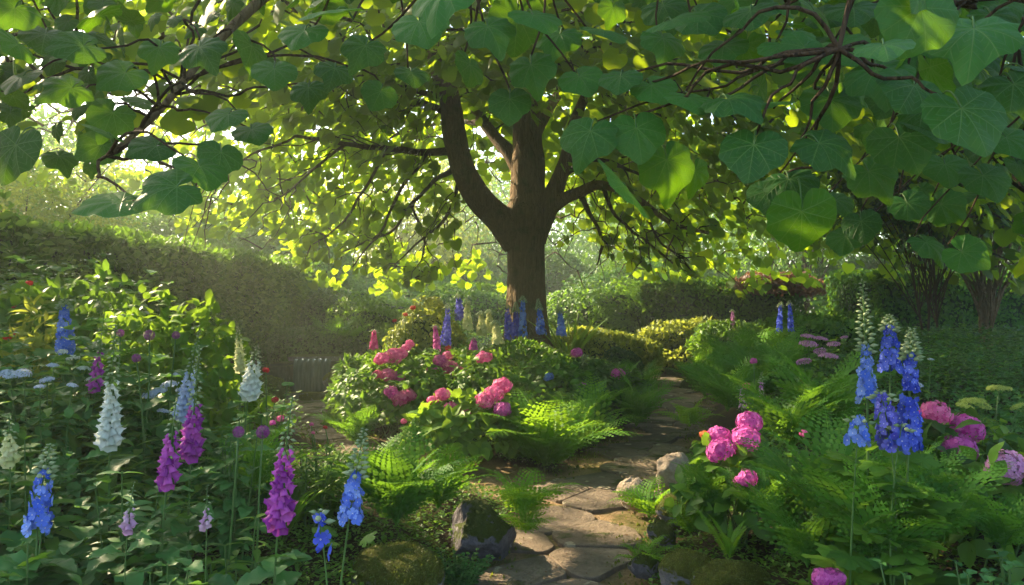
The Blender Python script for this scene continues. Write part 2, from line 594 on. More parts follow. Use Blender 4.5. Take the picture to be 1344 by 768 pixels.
xs = np.unique(np.concatenate([np.linspace(-6, 6, 141), np.linspace(-20, 20, 90), np.linspace(-90, 90, 60)]))
ys = np.unique(np.concatenate([np.linspace(-3, 18, 240), np.linspace(-20, 40, 100), np.linspace(-90, 95, 60)]))
X, Y = np.meshgrid(xs, ys)
Z = hgt(X, Y)
b = MB()
nx, ny = len(xs), len(ys)
i, j = np.meshgrid(np.arange(ny - 1), np.arange(nx - 1), indexing='ij')
q = np.stack([i * nx + j, i * nx + j + 1, (i + 1) * nx + j + 1, (i + 1) * nx + j], -1).reshape(-1, 4)
b.add(np.stack([X, Y, Z], -1).reshape(-1, 3), q.ravel(), np.full(len(q), 4))
ground = tag(b.build('ground', M['soil']), kind='structure')
ds = np.minimum(path_d(X, Y, SIDE), path_d(X, Y, PATH) + .0)
sandv = (1 - ss(ds + .12 * vn(np.stack([X, Y, X * 0], -1), 3), -.12, .18)).ravel()
a = ground.data.attributes.new('sand', 'FLOAT', 'POINT')
a.data.foreach_set('value', sandv.astype(np.float32))


# ------------------------------------------------------------------ flagstones
def clip(poly, n, c):
    out = []
    for k in range(len(poly)):
        p, q = poly[k], poly[(k + 1) % len(poly)]
        dp, dq = p @ n - c, q @ n - c
        if dp <= 0: out.append(p)
        if (dp < 0) != (dq < 0) and dp != dq:
            out.append(p + (q - p) * (dp / (dp - dq)))
    return out


def flagstones(name, P, spacing, y0, y1, seed, gap=.013):
    r = random.Random(seed)
    pts = []
    yy = y0
    row = 0
    while yy < y1:
        sp = spacing * (1 if yy < 9 else 1.15)
        xx = -8 + (row % 2) * sp * .5
        while xx < 8:
            qx, qy = xx + r.uniform(-.3, .3) * sp, yy + r.uniform(-.28, .28) * sp
            if path_d(np.array(qx), np.array(qy), P) < .9: pts.append((qx, qy))
            xx += sp * 1.25
        yy += sp * .8
        row += 1
    pts = np.array(pts)
    b = MB()
    for c in pts:
        if path_d(np.array(c[0]), np.array(c[1]), P) > -.02: continue
        poly = [c + np.array(v) * 1.2 for v in ((-1, -1), (1, -1), (1, 1), (-1, 1))]
        for o in pts:
            dv = o - c
            dl = math.hypot(*dv)
            if dl < 1e-6 or dl > 1.6: continue
            n = dv / dl
            poly = clip(poly, n, n @ c + dl / 2 - gap * r.uniform(.5, 1.8))
        if len(poly) < 3: continue
        # rough the outline
        res = []
        for k in range(len(poly)):
            p, q2 = poly[k], poly[(k + 1) % len(poly)]
            L = np.linalg.norm(q2 - p)
            m = max(1, int(L / .05))
            for s_ in range(m):
                f = s_ / m
                u = p + (q2 - p) * f
                res.append(u)
        res = np.array(res)
        # soften corners
        for _ in range(1):
            res = .5 * res + .25 * np.roll(res, 1, 0) + .25 * np.roll(res, -1, 0)
        cc = res.mean(0)
        pr = np.stack([res[:, 0], res[:, 1], res[:, 0] * 0], -1)
        res = res + unit(res - cc) * (.010 * vn(pr, 9.0))[:, None]
        m = len(res)
        z0 = float(hgt(cc[0], cc[1]) * .25) + .030 + r.uniform(-.006, .008)
        tx, ty = r.uniform(-.02, .02), r.uniform(-.015, .015)

        def ring(s_, dz):
            q_ = cc + (res - cc) * s_
            zz = z0 + dz + tx * (q_[:, 0] - cc[0]) + ty * (q_[:, 1] - cc[1])
            return np.concatenate([q_, zz[:, None]], 1)
        rings = [ring(1.0, -.06), ring(.998, -.006), ring(.982, 0), ring(.6, .003 * r.uniform(-1, 1)), ring(.2, .002)]
        V = np.concatenate(rings)
        lo = []
        sz = []
        for k in range(len(rings) - 1):
            for j_ in range(m):
                j2 = (j_ + 1) % m
                lo += [k * m + j_, k * m + j2, (k + 1) * m + j2, (k + 1) * m + j_]
                sz.append(4)
        lo += [(len(rings) - 1) * m + j_ for j_ in range(m)]
        sz.append(m)
        b.add(V, lo, sz, r.random())
    return tag(b.build(name, M['flag'], smooth=False), kind='structure')


flagstones('path', PATH, .52, -1, 17.3, 5, .010)
flagstones('paving', SIDE[2:], .55, 8.6, 13.3, 9)

# ------------------------------------------------------------------ the big tree
TC = np.array([.28, 15.0])           # trunk
CC = np.array([-.3, 13.6])           # middle of the crown


def crown_rho(x, y):
    dx, dy = x - CC[0], y - CC[1]
    rx = np.where(dx < 0, 10.0, 8.6)
    ry = np.where(dy < 0, 12.2, 6.6)
    return np.hypot(dx / rx, dy / ry)


def crown_under(x, y):
    rho = crown_rho(x, y)
    z = 2.0 + 3.5 * np.clip(1 - rho ** 2, 0, 1) ** .8
    near = 1 - ss(y, 5.5, 9)
    z = z - near * (1.0 * ss(x, .8, 2.6) * ss(y, 2.6, 4) + .75 * ss(-x, 1.2, 2.4) * ss(y, 2.6, 4))
    z = z + (1 - ss(y, 2.4, 4.5)) * .42 * np.exp(-((x + .45) / .75) ** 2)
    z = z + 1.7 * ss(-x, 6.6, 8.6) * ss(y, 8, 11)
    far = ss(y, 16, 19)
    return np.maximum(z - far * .2, 1.95)


# limbs traced where they stand, (pixel x, pixel y, distance, radius m)
def limb(pts):
    P = np.array([at(a_, b_, D) for a_, b_, D, r in pts])
    rr = np.array([r for *_, r in pts])
    n = len(P)
    tt = np.linspace(0, n - 1, n * 5)
    out = []
    for t_ in tt:          # Catmull-Rom
        k = min(int(t_), n - 2)
        f = t_ - k
        p0, p1, p2, p3 = P[max(k - 1, 0)], P[k], P[k + 1], P[min(k + 2, n - 1)]
        out.append(.5 * (2 * p1 + (p2 - p0) * f + (2 * p0 - 5 * p1 + 4 * p2 - p3) * f * f + (3 * p1 - p0 - 3 * p2 + p3) * f ** 3))
    out = np.array(out)
    rad = np.interp(tt, np.arange(n), rr)
    return out, rad


LIMBS = [
    [(680, 318, 15, .34), (660, 292, 14.9, .31), (630, 262, 14.7, .27), (609, 225, 14.5, .25), (597, 180, 14.3, .23), (590, 130, 14.1, .21), (575, 85, 13.8, .18), (560, 40, 13.4, .15), (548, -20, 12.8, .12), (540, -90, 12.0, .09)],
    [(690, 310, 15, .40), (692, 262, 15, .36), (693, 215, 15, .34), (692, 160, 15, .28), (699, 100, 15, .22), (706, 40, 14.8, .17), (712, -30, 14.4, .12)],
    [(692, 240, 15, .2), (672, 205, 15.1, .16), (650, 180, 15.3, .13), (628, 150, 15.5, .11), (612, 118, 15.8, .09), (600, 60, 16.2, .06)],
    [(700, 312, 15, .30), (716, 280, 15, .22), (732, 240, 14.9, .18), (744, 205, 14.8, .14), (752, 165, 14.6, .11), (775, 110, 14, .08), (800, 40, 13, .06)],
    [(716, 276, 15, .2), (738, 262, 14.8, .14), (762, 252, 14.4, .11), (790, 243, 14, .09), (838, 262, 13.5, .06), (880, 292, 13, .045), (930, 306, 12.6, .03)],
    [(600, 196, 14.5, .12), (560, 200, 14.2, .085), (510, 196, 13.8, .07), (450, 188, 13.2, .05), (385, 180, 12.6, .035)],
    [(592, 152, 14.2, .1), (565, 140, 14.3, .08), (535, 137, 14.6, .06), (500, 128, 15.2, .04), (455, 120, 16, .03)],
    [(604, 215, 14.6, .1), (575, 235, 15.2, .06), (540, 270, 15.8, .045), (505, 308, 16.4, .035), (450, 330, 17, .02)],
    [(693, 190, 15, .18), (715, 150, 15.5, .13), (735, 120, 16.2, .1), (760, 80, 17, .07), (800, 50, 18, .04)],
    [(762, 252, 14.4, .09), (776, 285, 14.6, .05), (790, 318, 15, .035), (785, 350, 15.4, .02)],
    [(732, 240, 14.9, .1), (760, 215, 15.8, .07), (810, 190, 17, .05), (870, 180, 18.2, .03)],
    [(640, 165, 15.4, .1), (600, 160, 16.6, .06), (540, 170, 18, .04), (470, 200, 19, .025)],
    # two great boughs reach out over the garden above the frame
    [(699, 100, 15, .2), (700, 20, 12, .17), (690, -90, 9, .14), (620, -160, 6.2, .08), (500, -120, 4.4, .05), (390, -40, 3.6, .028), (290, 50, 3.0, .018), (205, 150, 2.6, .012), (140, 205, 2.35, .006)],
    [(560, 200, 14.2, .06), (530, 245, 14.5, .045), (500, 300, 14.9, .032), (462, 352, 15.3, .016)],
    [(510, 196, 13.8, .05), (484, 240, 14, .036), (452, 288, 14.2, .026), (408, 322, 14.5, .014)],
    [(606, 218, 14.6, .07), (592, 268, 14.8, .045), (562, 306, 15.1, .032), (520, 350, 15.5, .014)],
    [(540, 270, 15.8, .04), (556, 318, 15.9, .026), (545, 365, 16, .012)],
    [(790, 243, 14, .06), (812, 285, 14.2, .04), (850, 318, 14.4, .028), (886, 350, 14.6, .012)],
    [(744, 205, 14.8, .08), (800, 212, 14.9, .05), (860, 236, 15, .032), (920, 245, 15, .018)],
    [(838, 262, 13.5, .045), (868, 318, 13.6, .026), (905, 342, 13.7, .012)],
    [(590, 130, 14.1, .09), (540, 118, 13.6, .06), (480, 100, 13, .04), (420, 98, 12.4, .025)],
    [(450, 188, 13.2, .04), (410, 225, 13.2, .028), (360, 262, 13.2, .014)],
    [(385, 180, 12.6, .03), (330, 205, 12, .022), (275, 240, 11.6, .012)],
    [(706, 40, 14.8, .17), (780, -60, 11.5, .15), (860, -150, 8, .12), (960, -260, 5.2, .09), (1120, -330, 3.8, .045), (1330, -260, 3.1, .025)],
]
tree = empty('shade_tree', (TC[0], TC[1], gz(*TC)), 'great tree with stout brown trunk and heart-shaped leaves arching over the whole garden', 'tree')
torg = np.array(tree.location)

# trunk with flared, fluted foot
b = MB()
zk = np.array([-.35, -.1, .1, .3, .6, .9, 1.3, 1.7, 2.1, 2.5, 2.8, 3.05, 3.25])
zz = np.linspace(-.35, 3.25, 90)
pc = at(688, 320, 15)
rad = np.interp(zz, zk, np.array([.78, .66, .56, .49, .44, .41, .39, .38, .38, .39, .43, .42, .34]))
n = 150
V = []
for k, (z_, r_) in enumerate(zip(zz, rad)):
    for j_ in range(n):
        a_ = j_ * 2 * math.pi / n
        fl = 1 + (.10 * math.cos(5 * a_ + .6) + .05 * math.cos(9 * a_)) * math.exp(-max(z_, 0) * 1.3) + .03 * math.cos(4 * a_ + z_) + .012 * math.sin(13 * a_ + z_ * 2)
        ww_ = a_ * 21 + 1.6 * math.sin(z_ * 3.1 + a_ * 2) + .8 * math.sin(z_ * 7.7 + a_ * 5)
        fl += .030 * (abs(math.sin(ww_)) ** .6 - .5) * (.6 + .4 * math.sin(z_ * 11 + 9 * a_))
        V.append((TC[0] + math.cos(a_) * r_ * fl, 15 + math.sin(a_) * r_ * fl, torg[2] + z_))
lo, sz = [], []
for k in range(len(zz) - 1):
    for j_ in range(n):
        j2 = (j_ + 1) % n
        lo += [k * n + j_, k * n + j2, (k + 1) * n + j2, (k + 1) * n + j_]; sz.append(4)
b.add(V, lo, sz)
b.build('trunk', M['bark'], tree, origin=torg)

NODES, NRAD, NDIST = [], [], []
for L_ in LIMBS:
    P_, r_ = limb(L_)
    b = MB()
    wob = 1 + .08 * vn(P_, 3.0)
    if r_[0] < .15: P_ = P_ + (.05 * np.stack([vn(P_, 2.2, 1), vn(P_, 2.2, 5), vn(P_, 2.2, 9)], 1))
    b.tube(P_, r_ * wob * (1 if r_[0] > .15 else .8), 14 if r_[0] > .15 else 9)
    b.build('limb', M['bark'] if r_[0] > .15 else M['bark_small'], tree, origin=torg)
    for p_, q_ in zip(P_, r_):
        NODES.append(p_); NRAD.append(q_)

# cluster points in the crown shell
rg = np.random.default_rng(5)
cand = []
N = 26000
x = rg.uniform(-10.5, 8.8, N)
y = rg.uniform(1.4, 20.4, N)
rho = crown_rho(x, y)
ok = rho < 1
x, y, rho = x[ok], y[ok], rho[ok]
zu = crown_under(x, y)
thick = 1.0 + 2.0 * np.clip(1 - rho ** 2, 0, 1) + 1.6 * ss(rho, .55, .95) * (y > 4.5)
z = zu + thick * rg.random(len(x)) ** 1.1
cand = np.stack([x, y, z], 1)
keep = []
grid = {}
for p_ in cand:
    spc = .44 if p_[1] < 5.5 else .58
    k_ = tuple((p_ // .6).astype(int))
    bad = False
    for a_ in (-1, 0, 1):
        for b_ in (-1, 0, 1):
            for c_ in (-1, 0, 1):
                for q_ in grid.get((k_[0] + a_, k_[1] + b_, k_[2] + c_), ()):
                    if (q_ - p_) @ (q_ - p_) < spc * spc: bad = True; break
                if bad: break
            if bad: break
        if bad: break
    if bad: continue
    grid.setdefault(k_, []).append(p_)
    keep.append(p_)
CL = np.array(keep)
# holes the sky shows through
hole = vn(CL, .75, 3.3) * .6 + vn(CL, 1.7, 1.1) * .5
far_side = CL[:, 1] > 12
CL = CL[(hole < .62) | (CL[:, 1] < 4.0)]
# no bough right in front of the lens between the hero leaves
keepc = ~((CL[:, 1] < 3.0) & (CL[:, 2] < 2.30) & (np.abs(CL[:, 0] + .3) < .75))
CL = CL[keepc]
cone = (CL[:, 1] < 1.55)
CL = CL[~cone]
# openings cut through the leafage along the sun's direction to light chosen spots
SUNSPOTS = [(onground(765, 655), .62), (onground(805, 690), .48), (onground(740, 690), .30), (onground(590, 622), .9), (onground(640, 640), .4), (onground(720, 655), .35), (at(740, 565, 7.4), .5), (at(275, 410, 5.4), .5), (at(180, 410, 5.3), .45), (at(1000, 440, 12), .8), (at(560, 410, 11), .6), (at(300, 400, 8), .7), (at(350, 420, 11), .8), (at(250, 330, 7), .5), (at(380, 330, 13), .9), (at(450, 450, 12), .8), (onground(700, 645), .35), (at(950, 560, 5), .35), (at(1010, 620, 4.3), .3), (at(540, 600, 5), .3), (at(660, 600, 6.6), .4), (at(650, 510, 7.6), .65), (at(600, 545, 7.6), .6), (at(560, 470, 9), .9), (at(870, 620, 5.8), .4), (at(845, 640, 5.4), .4), (at(700, 570, 7.1), .55),
            (at(672, 400, 14.6), .35), (at(800, 430, 16), 1.3), (at(850, 430, 18), 1.3), (at(950, 430, 15), 1.2), (at(520, 500, 8.6), .5), (at(640, 430, 11), .6), (at(430, 540, 11), .5), (at(400, 400, 17), .8), (at(740, 590, 7), .35)]


def in_sunbeam(P, k=1.0):
    m = np.zeros(len(P), bool)
    for c_, r_ in SUNSPOTS:
        v = P - c_
        s_ = v @ TOSUN
        d = np.linalg.norm(v - s_[:, None] * TOSUN, axis=1)
        m |= (s_ > 0) & (d < r_ * k)
    return m


def wander(p0, p1, m, sag, amp=.055):
    """a twig: a smooth, slightly wavering curve"""
    L_ = np.linalg.norm(p1 - p0)
    f = np.linspace(0, 1, m)[:, None]
    v = np.array([0, 0, sag * L_]) + rg.normal(size=3) * .08 * L_
    q = p0 + (p1 - p0) * f + v * (4 * f * (1 - f))
    ph = rg.uniform(0, 6.28, (2, 3))
    env = np.sin(math.pi * f)
    return q + env * L_ * amp * (np.sin(f * 7.5 + ph[0]) + .5 * np.sin(f * 15 + ph[1])) * rg.uniform(.3, 1, 3)


# twigs: each cluster joins the nearest piece of wood that is nearer the trunk
base = at(690, 300, 15)
order = np.argsort(np.linalg.norm((CL - base) * [1, 1, .8], axis=1))
NP = list(NODES)
arr = np.array(NP)
tb = MB()
TIPS = []
for idx in order:
    c_ = CL[idx]
    dv = arr - c_
    dist = np.linalg.norm(dv, axis=1)
    dr = np.linalg.norm(arr - base, axis=1)
    cost = dist + np.where(dr > np.linalg.norm(c_ - base) + .1, 3.0, 0) + .02 * dr
    k = int(np.argmin(cost))
    p0 = arr[k]
    L_ = dist[k]
    if L_ < .05: continue
    m = max(4, min(12, int(L_ / .13)))
    pts = wander(p0, c_, m, .16)
    r0 = min(.045, .014 + .014 * L_) if c_[1] > 7 else min(.025, .008 + .008 * L_)
    near_ = c_[1] < 5
    tb.tube(pts, np.linspace(r0, .006, m), 5, cap=False)
    arr = np.concatenate([arr, pts[1:]])
    TIPS.append((c_, pts[-1] - pts[-2]))
# hanging side twigs with their own leaves along the thin limbs
SIDE_P, SIDE_T = [], []
for L_ in LIMBS[4:8] + LIMBS[9:12] + LIMBS[14:]:
    P_, r_ = limb(L_)
    n_ = len(P_)
    for k_ in range(int(n_ * .55)):
        i_ = rg.integers(int(n_ * .2), n_)
        p0 = P_[i_]
        if p0[1] < 6: continue
        tg_ = unit(P_[min(i_ + 1, n_ - 1)] - P_[i_ - 1])
        d_ = unit(tg_ * .7 + rg.normal(size=3) * .55 + np.array([0, 0, -.35]))
        ln_ = rg.uniform(.5, 1.5)
        p1 = p0 + d_ * ln_
        if p1[2] < 2.05: p1[2] = 2.05 + rg.random() * .3
        q_ = wander(p0, p1, 9, .10, .08)
        tb.tube(q_, np.linspace(.016, .005, 9), 5, cap=False)
        for j_ in range(6):
            f_ = rg.uniform(.35, 1)
            SIDE_P.append(q_[int(f_ * 8)] + rg.normal(size=3) * .07)
            SIDE_T.append(d_)
tb.build('branch', M['bark_small'], tree, origin=torg)

# leaves
C_ = np.array([t_[0] for t_ in TIPS])
per = np.where(C_[:, 1] < 4.5, 17, np.where(C_[:, 1] > 11, 19, 15))
PP = np.repeat(C_, per, 0)
k = len(PP)
off = rg.normal(size=(k, 3)) * np.array([.26, .26, .20])
PP = PP + off
PP = np.concatenate([PP, np.array(SIDE_P)])
k = len(PP)
outw = PP - np.array([CC[0], CC[1] + .5, 3.0])
outw[:, 2] *= .2
outw = unit(outw)
tip = outw * .55 + rg.normal(size=(k, 3)) * .5 + np.array([0, 0, -.6])
nor = outw * .75 + np.array([0, 0, .75]) + rg.normal(size=(k, 3)) * .38
rot = frames(tip, nor)
size = rg.uniform(.09, .18, k) * np.where(PP[:, 1] > 11, 1.25, np.where(PP[:, 1] < 5, .72, .95))
beam = in_sunbeam(PP)
# keep a clear view just before the lens, and the space under the boughs
pix = np.stack([672 + F * PP[:, 0] / PP[:, 1], 395 - F * (PP[:, 2] - 1.7) / PP[:, 1]], 1)
dist = PP[:, 1]
bad = beam | (dist < 1.35) | (PP[:, 2] < 1.9)
PP, rot, size, tip = PP[~bad], rot[~bad], size[~bad], tip[~bad]
print('crown leaves', len(PP), 'clusters', len(C_))
nearm = PP[:, 1] < 4.6
midm = (~nearm) & (PP[:, 1] < 11)
farm = PP[:, 1] >= 11
b = MB().scatter(CAT_LO, PP[farm], rot[farm], size[farm])
b.scatter(CAT_MID, PP[midm], rot[midm], size[midm])
b.build('crown', M['tree_leaf'], tree, origin=torg)


def near_leaves(name, P, rt, sz_, tw):
    b = MB()
    h2 = rg.random(len(P)) < .4
    b.scatter(CAT_HI, P[~h2], rt[~h2], sz_[~h2])
    b.scatter(CAT_HI2, P[h2], rt[h2], sz_[h2])
    for Vv, L_, S_, Rr, U_ in petioles(P, rt, sz_):
        b.add(Vv, L_, S_, Rr, U_, 1)
    return b.build(name, [M['tree_leaf_near'], M['stem']], tree, origin=torg)


def petioles(P, rt, sz_):
    b = MB()
    for p_, r_, s_ in zip(P, rt, sz_):
        y_ = r_[:, 1]
        z_ = r_[:, 2]
        L_ = s_ * .7
        e = p_ - y_ * L_ * .6 - z_ * L_ * .45 + np.array([0, 0, L_ * .25])
        f = np.linspace(0, 1, 5)[:, None]
        pts = e + (p_ - e) * f + np.array([0, 0, .25 * L_]) * (4 * f * (1 - f))
        t_ = MB().tube(pts, np.linspace(.0028, .0018, 5), 5, cap=False)
        yield t_.V[0], t_.L[0], t_.S[0], t_.Rn[0], t_.U[0]


near_leaves('overhanging_leaves', PP[nearm], rot[nearm], size[nearm], None)

# the biggest leaves, each where the photo shows it: (px, py of the joint, distance, size m, tip angle deg (0 = down, + = to the right), turn to face)
HERO = [
    (990, 190, 1.75, .155, -20, .1), (1075, 188, 1.80, .150, 50, .2), (1262, 142, 1.60, .175, 15, .1), (1200, 112, 1.75, .165, -40, .3), (1150, 92, 1.9, .165, -10, .5), (1233, 48, 1.9, .15, 70, .5), (1300, 55, 1.8, .16, 80, .8),
    (775, 172, 1.95, .150, -25, .0), (835, 168, 1.95, .150, 5, .0), (697, 85, 2.1, .135, 10, .1), (669, 130, 2.15, .125, 0, .0), (617, 85, 2.3, .125, 5, .1), (550, 28, 1.9, .150, 20, .3), (640, 35, 2.0, .140, 25, .3), (585, -12, 1.7, .16, -20, .3),
    (760, 100, 2.1, .13, 20, .4), (815, 100, 2.0, .12, -15, .5), (855, 112, 2.0, .13, 30, .4), (905, 128, 1.9, .14, 10, .8), (955, 130, 1.8, .15, 40, 1.0), (1010, 135, 1.9, .13, -60, .9), (1030, 60, 1.9, .15, 20, .6), (950, 60, 2.1, .14, -20, .4),
    (1100, 60, 2.0, .15, 10, .6), (1090, 130, 2.0, .16, -10, .2), (1180, 180, 2.1, .18, 10, .2), (1290, 230, 2.3, .15, 10, .3), (1240, 215, 2.5, .15, -10, .3), (1320, 180, 2.2, .16, 20, .5), (1140, 225, 2.4, .16, 25, .2),
    (1010, 250, 2.5, .15, -15, .2), (1035, 235, 2.1, .15, 5, .6), (1095, 262, 3.3, .16, 30, .5), (1130, 290, 3.2, .16, -5, .1), (1190, 265, 3.0, .16, 20, .3), (1235, 268, 3.0, .16, 35, .3), (1215, 318, 2.9, .15, 30, .4), (1262, 330, 2.8, .16, 50, .2), (1110, 310, 3.3, .16, -30, .2),
    (160, 265, 1.9, .165, -75, .5), (232, 245, 1.9, .155, -65, .3), (262, 218, 2.1, .15, 40, .2), (148, 148, 2.4, .14, -10, .0), (135, 190, 2.5, .14, -45, .3), (205, 192, 2.3, .14, -50, .7), (210, 62, 2.5, .13, 0, .2), (262, 62, 2.3, .15, 40, .3), (300, 150, 2.3, .13, -20, .5),
    (290, 200, 2.2, .13, 10, .2), (330, 170, 2.4, .13, 40, .4), (165, 95, 2.3, .15, -35, .4), (110, 60, 2.2, .15, -60, .6), (95, 115, 2.4, .15, -50, .7), (60, 45, 2.4, .15, 20, .4), (360, 90, 2.3, .14, 15, .3), (400, 40, 2.1, .14, -10, .5), (330, 60, 2.5, .14, 10, .2),
    (440, 15, 1.8, .16, -60, .6), (480, 60, 2.2, .13, -20, .2), (700, 20, 2.0, .15, 30, .5), (790, 40, 2.2, .15, 40, .6), (870, 50, 2.2, .14, 0, .4), (1120, 10, 2.1, .15, -20, .5), (1190, 30, 2.1, .15, 10, .3), (30, 100, 2.6, .15, -10, .5), (20, 10, 2.3, .15, -10, .5),
    (405, 115, 2.6, .13, 10, .3), (500, 120, 2.6, .13, -15, .2), (540, 95, 2.7, .13, 20, .4), (440, 90, 2.5, .13, 0, .5), (735, 45, 2.3, .15, -25, .3), (915, 20, 2.1, .15, 25, .5), (985, 15, 2.0, .15, -15, .6), (1330, 110, 1.9, .16, 10, .3),
]
hp, hr, hs = [], [], []
for px, py, D, s_, an, face in HERO:
    p_ = at(px, py, D)
    a_ = R(an)
    tipd = np.array([math.sin(a_), -.50 - face * .75, -math.cos(a_) * (1 - .45 * face)])
    view = unit(np.array([0, 0, 1.7]) - p_)
    nn = view * (1 - face * .55) + np.array([0, 0, .70 + face * 1.2])
    nn = nn + rg.normal(size=3) * .28
    hp.append(p_); hr.append(frames(tipd[None], nn[None])[0]); hs.append(s_ * .72)
hp, hr, hs = np.array(hp), np.array(hr), np.array(hs)
near_leaves('overhanging_leaves', hp, hr, hs, None)
# twigs that carry them
b = MB()
cand = np.concatenate([arr[arr[:, 1] < 6]])
for p_, r_, s_ in zip(hp, hr, hs):
    e = p_ - r_[:, 1] * s_ * .42 - r_[:, 2] * s_ * .315 + np.array([0, 0, s_ * .175])
    dd = np.linalg.norm(cand - e, axis=1) + np.where(cand[:, 2] < e[2] - .05, 2, 0)
    q_ = cand[int(np.argmin(dd))]
    b.tube(wander(q_, e, 12, .12), np.linspace(.006, .003, 12), 6, cap=False)
b.build('twigs', M['bark_small'], tree, origin=torg)

# ------------------------------------------------------------------ plant builders
def bend(p0, p1, sag=0.0, n=9, lean=None):
    f = np.linspace(0, 1, n)[:, None]
    p0, p1 = np.asarray(p0, float), np.asarray(p1, float)
    m = np.array([0, 0, 1.0]) * sag if lean is None else np.asarray(lean)
    return p0 + (p1 - p0) * f + m * (4 * f * (1 - f))


def along(pts, f):
    s_ = np.concatenate([[0], np.cumsum(np.linalg.norm(np.diff(pts, axis=0), axis=1))])
    s_ /= s_[-1]
    return np.stack([np.interp(f, s_, pts[:, k]) for k in range(3)], -1)


# fern frond: a rachis with tapering, toothed leaflets on both sides; unit length along +Y, arching down
def pinna(L, teeth=6, w=.2):
    v, f = [(0, 0, 0)], []
    for k in range(teeth):
        t0 = k / teeth
        t1 = (k + .65) / teeth
        ww = w * (1 - t0) ** .7 + .012
        v += [(ww, t1, .02), (-ww, t1, .02), (0, (k + 1) / teeth, -.03 * (k / teeth))]
        b0 = 3 * k
        f += [(b0, b0 + 1, b0 + 3), (b0, b0 + 3, b0 + 2)]
    v = np.array(v) * [L, L, L]
    return T_from(v, f)


def frond(pairs=20, width=.30, teeth=5, arch=.42, pw=.17, up=.55, tipcurl=0., taper=.9, seed=1):
    """rises at first then arches over; local +Y is outward, +Z up"""
    r = np.random.default_rng(seed)
    t_ = np.linspace(0, 1, 14)
    ang = up * math.pi / 2 - (arch * math.pi) * t_ ** 1.25 + tipcurl * t_ ** 6
    dy, dz = np.cos(ang), np.sin(ang)
    y = np.concatenate([[0], np.cumsum((dy[1:] + dy[:-1]) / 2)]) / 13
    z = np.concatenate([[0], np.cumsum((dz[1:] + dz[:-1]) / 2)]) / 13
    x = .04 * np.sin(t_ * 3) * r.normal()
    pts = np.stack([x, y, z], 1)
    b = MB()
    b.tube(pts, np.linspace(.0065, .0015, 14), 4, .9, 0, cap=False)
    fr = np.linspace(.10, .985, pairs)
    for side in (-1, 1):
        P_ = along(pts, fr)
        tg = unit(along(pts, np.minimum(fr + .02, 1)) - along(pts, fr - .02))
        up_ = np.cross(np.array([1.0, 0, 0]), tg)
        prof = width * np.sin(math.pi * np.clip(fr, 0, 1) ** .62 * .98 + .02) ** taper + .008
        d = np.array([side * 1.0, 0, 0]) + tg * (.30 + .5 * fr[:, None]) - up_ * .10 + r.normal(size=(pairs, 3)) * .06
        rot = frames(d, up_ + r.normal(size=(pairs, 3)) * .18 + np.array([side * .1, 0, 0]))
        b.scatter(pinna(1, teeth, pw), P_, rot, prof, .15 + .7 * fr * r.uniform(.6, 1, pairs))
    return b


def mb_mesh(b, name, mats):
    o = b.build(name, mats)
    me = o.data
    bpy.data.objects.remove(o)
    return me


FROND = {
    'lady': [mb_mesh(frond(20, .27, 4, .40, .125, .66, seed=s_), 'frond', M['fern']) for s_ in (1, 2, 3)],
    'lady_cool': [mb_mesh(frond(20, .27, 4, .36, .125, .70, seed=s_), 'frond', M['fern_cool']) for s_ in (4, 5, 6)],
    'sword': [mb_mesh(frond(34, .10, 4, .25, .26, .80, seed=s_), 'frond', M['fern']) for s_ in (7, 8)],
    'low': [mb_mesh(frond(16, .28, 4, .44, .14, .60, seed=s_), 'frond', M['fern']) for s_ in (9, 10)],
}
_seed = [100]
LOWER, CLEAR = [], []      # where the ground cover stays low, and blossoms it leaves open


def rs():
    _seed[0] += 1
    return np.random.default_rng(_seed[0])


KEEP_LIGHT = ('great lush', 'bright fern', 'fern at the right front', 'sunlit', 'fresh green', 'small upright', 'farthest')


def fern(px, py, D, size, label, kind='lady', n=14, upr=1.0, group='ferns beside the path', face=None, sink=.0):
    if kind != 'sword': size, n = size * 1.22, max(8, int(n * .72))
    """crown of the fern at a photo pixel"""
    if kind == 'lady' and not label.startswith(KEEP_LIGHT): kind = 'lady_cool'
    r = rs()
    p = onground(px, py) if D is None else at(px, py, D)
    if D is not None: p[2] = max(gz(p[0], p[1]) - .02, min(p[2], gz(p[0], p[1]) + .45))
    e = empty('fern', p, label, 'fern', group)
    LOWER.append((p[0], p[1], size * 1.15))
    for k in range(n):
        az = 2 * math.pi * (k + r.uniform(-.3, .3)) / n * 1.0
        if k % 3 == 2: az += .4
        s_ = size * r.uniform(.8, 1.25)
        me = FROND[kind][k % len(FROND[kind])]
        o = bpy.data.objects.new('frond', me)
        COL.objects.link(o)
        o.parent = e
        tilt = r.uniform(-.12, .30) * upr
        if k % 3 == 2: tilt += .35 * upr
        o.rotation_euler = (tilt, r.uniform(-.25, .25), az)
        o.scale = (s_, s_, s_)
    return e


def fern_mesh(size, n, kind, seed, mat=None):
    """a whole small fern as one mesh for the far beds"""
    r = np.random.default_rng(seed)
    b = MB()
    for k in range(n):
        az = 2 * math.pi * k / n + r.uniform(-.3, .3)
        f = frond(13, .24, 2, .40 + r.uniform(-.08, .08), .26, .5 + r.uniform(0, .3), seed=seed * 31 + k)
        V = np.concatenate(f.V)
        c, s_ = math.cos(az), math.sin(az)
        V = V @ np.array([[c, s_, 0], [-s_, c, 0], [0, 0, 1]]) * size * r.uniform(.7, 1.05)
        b.add(V, np.concatenate(f.L), np.concatenate(f.S), np.concatenate(f.Rn))
    return mb_mesh(b, 'fern', mat or M['fern'])


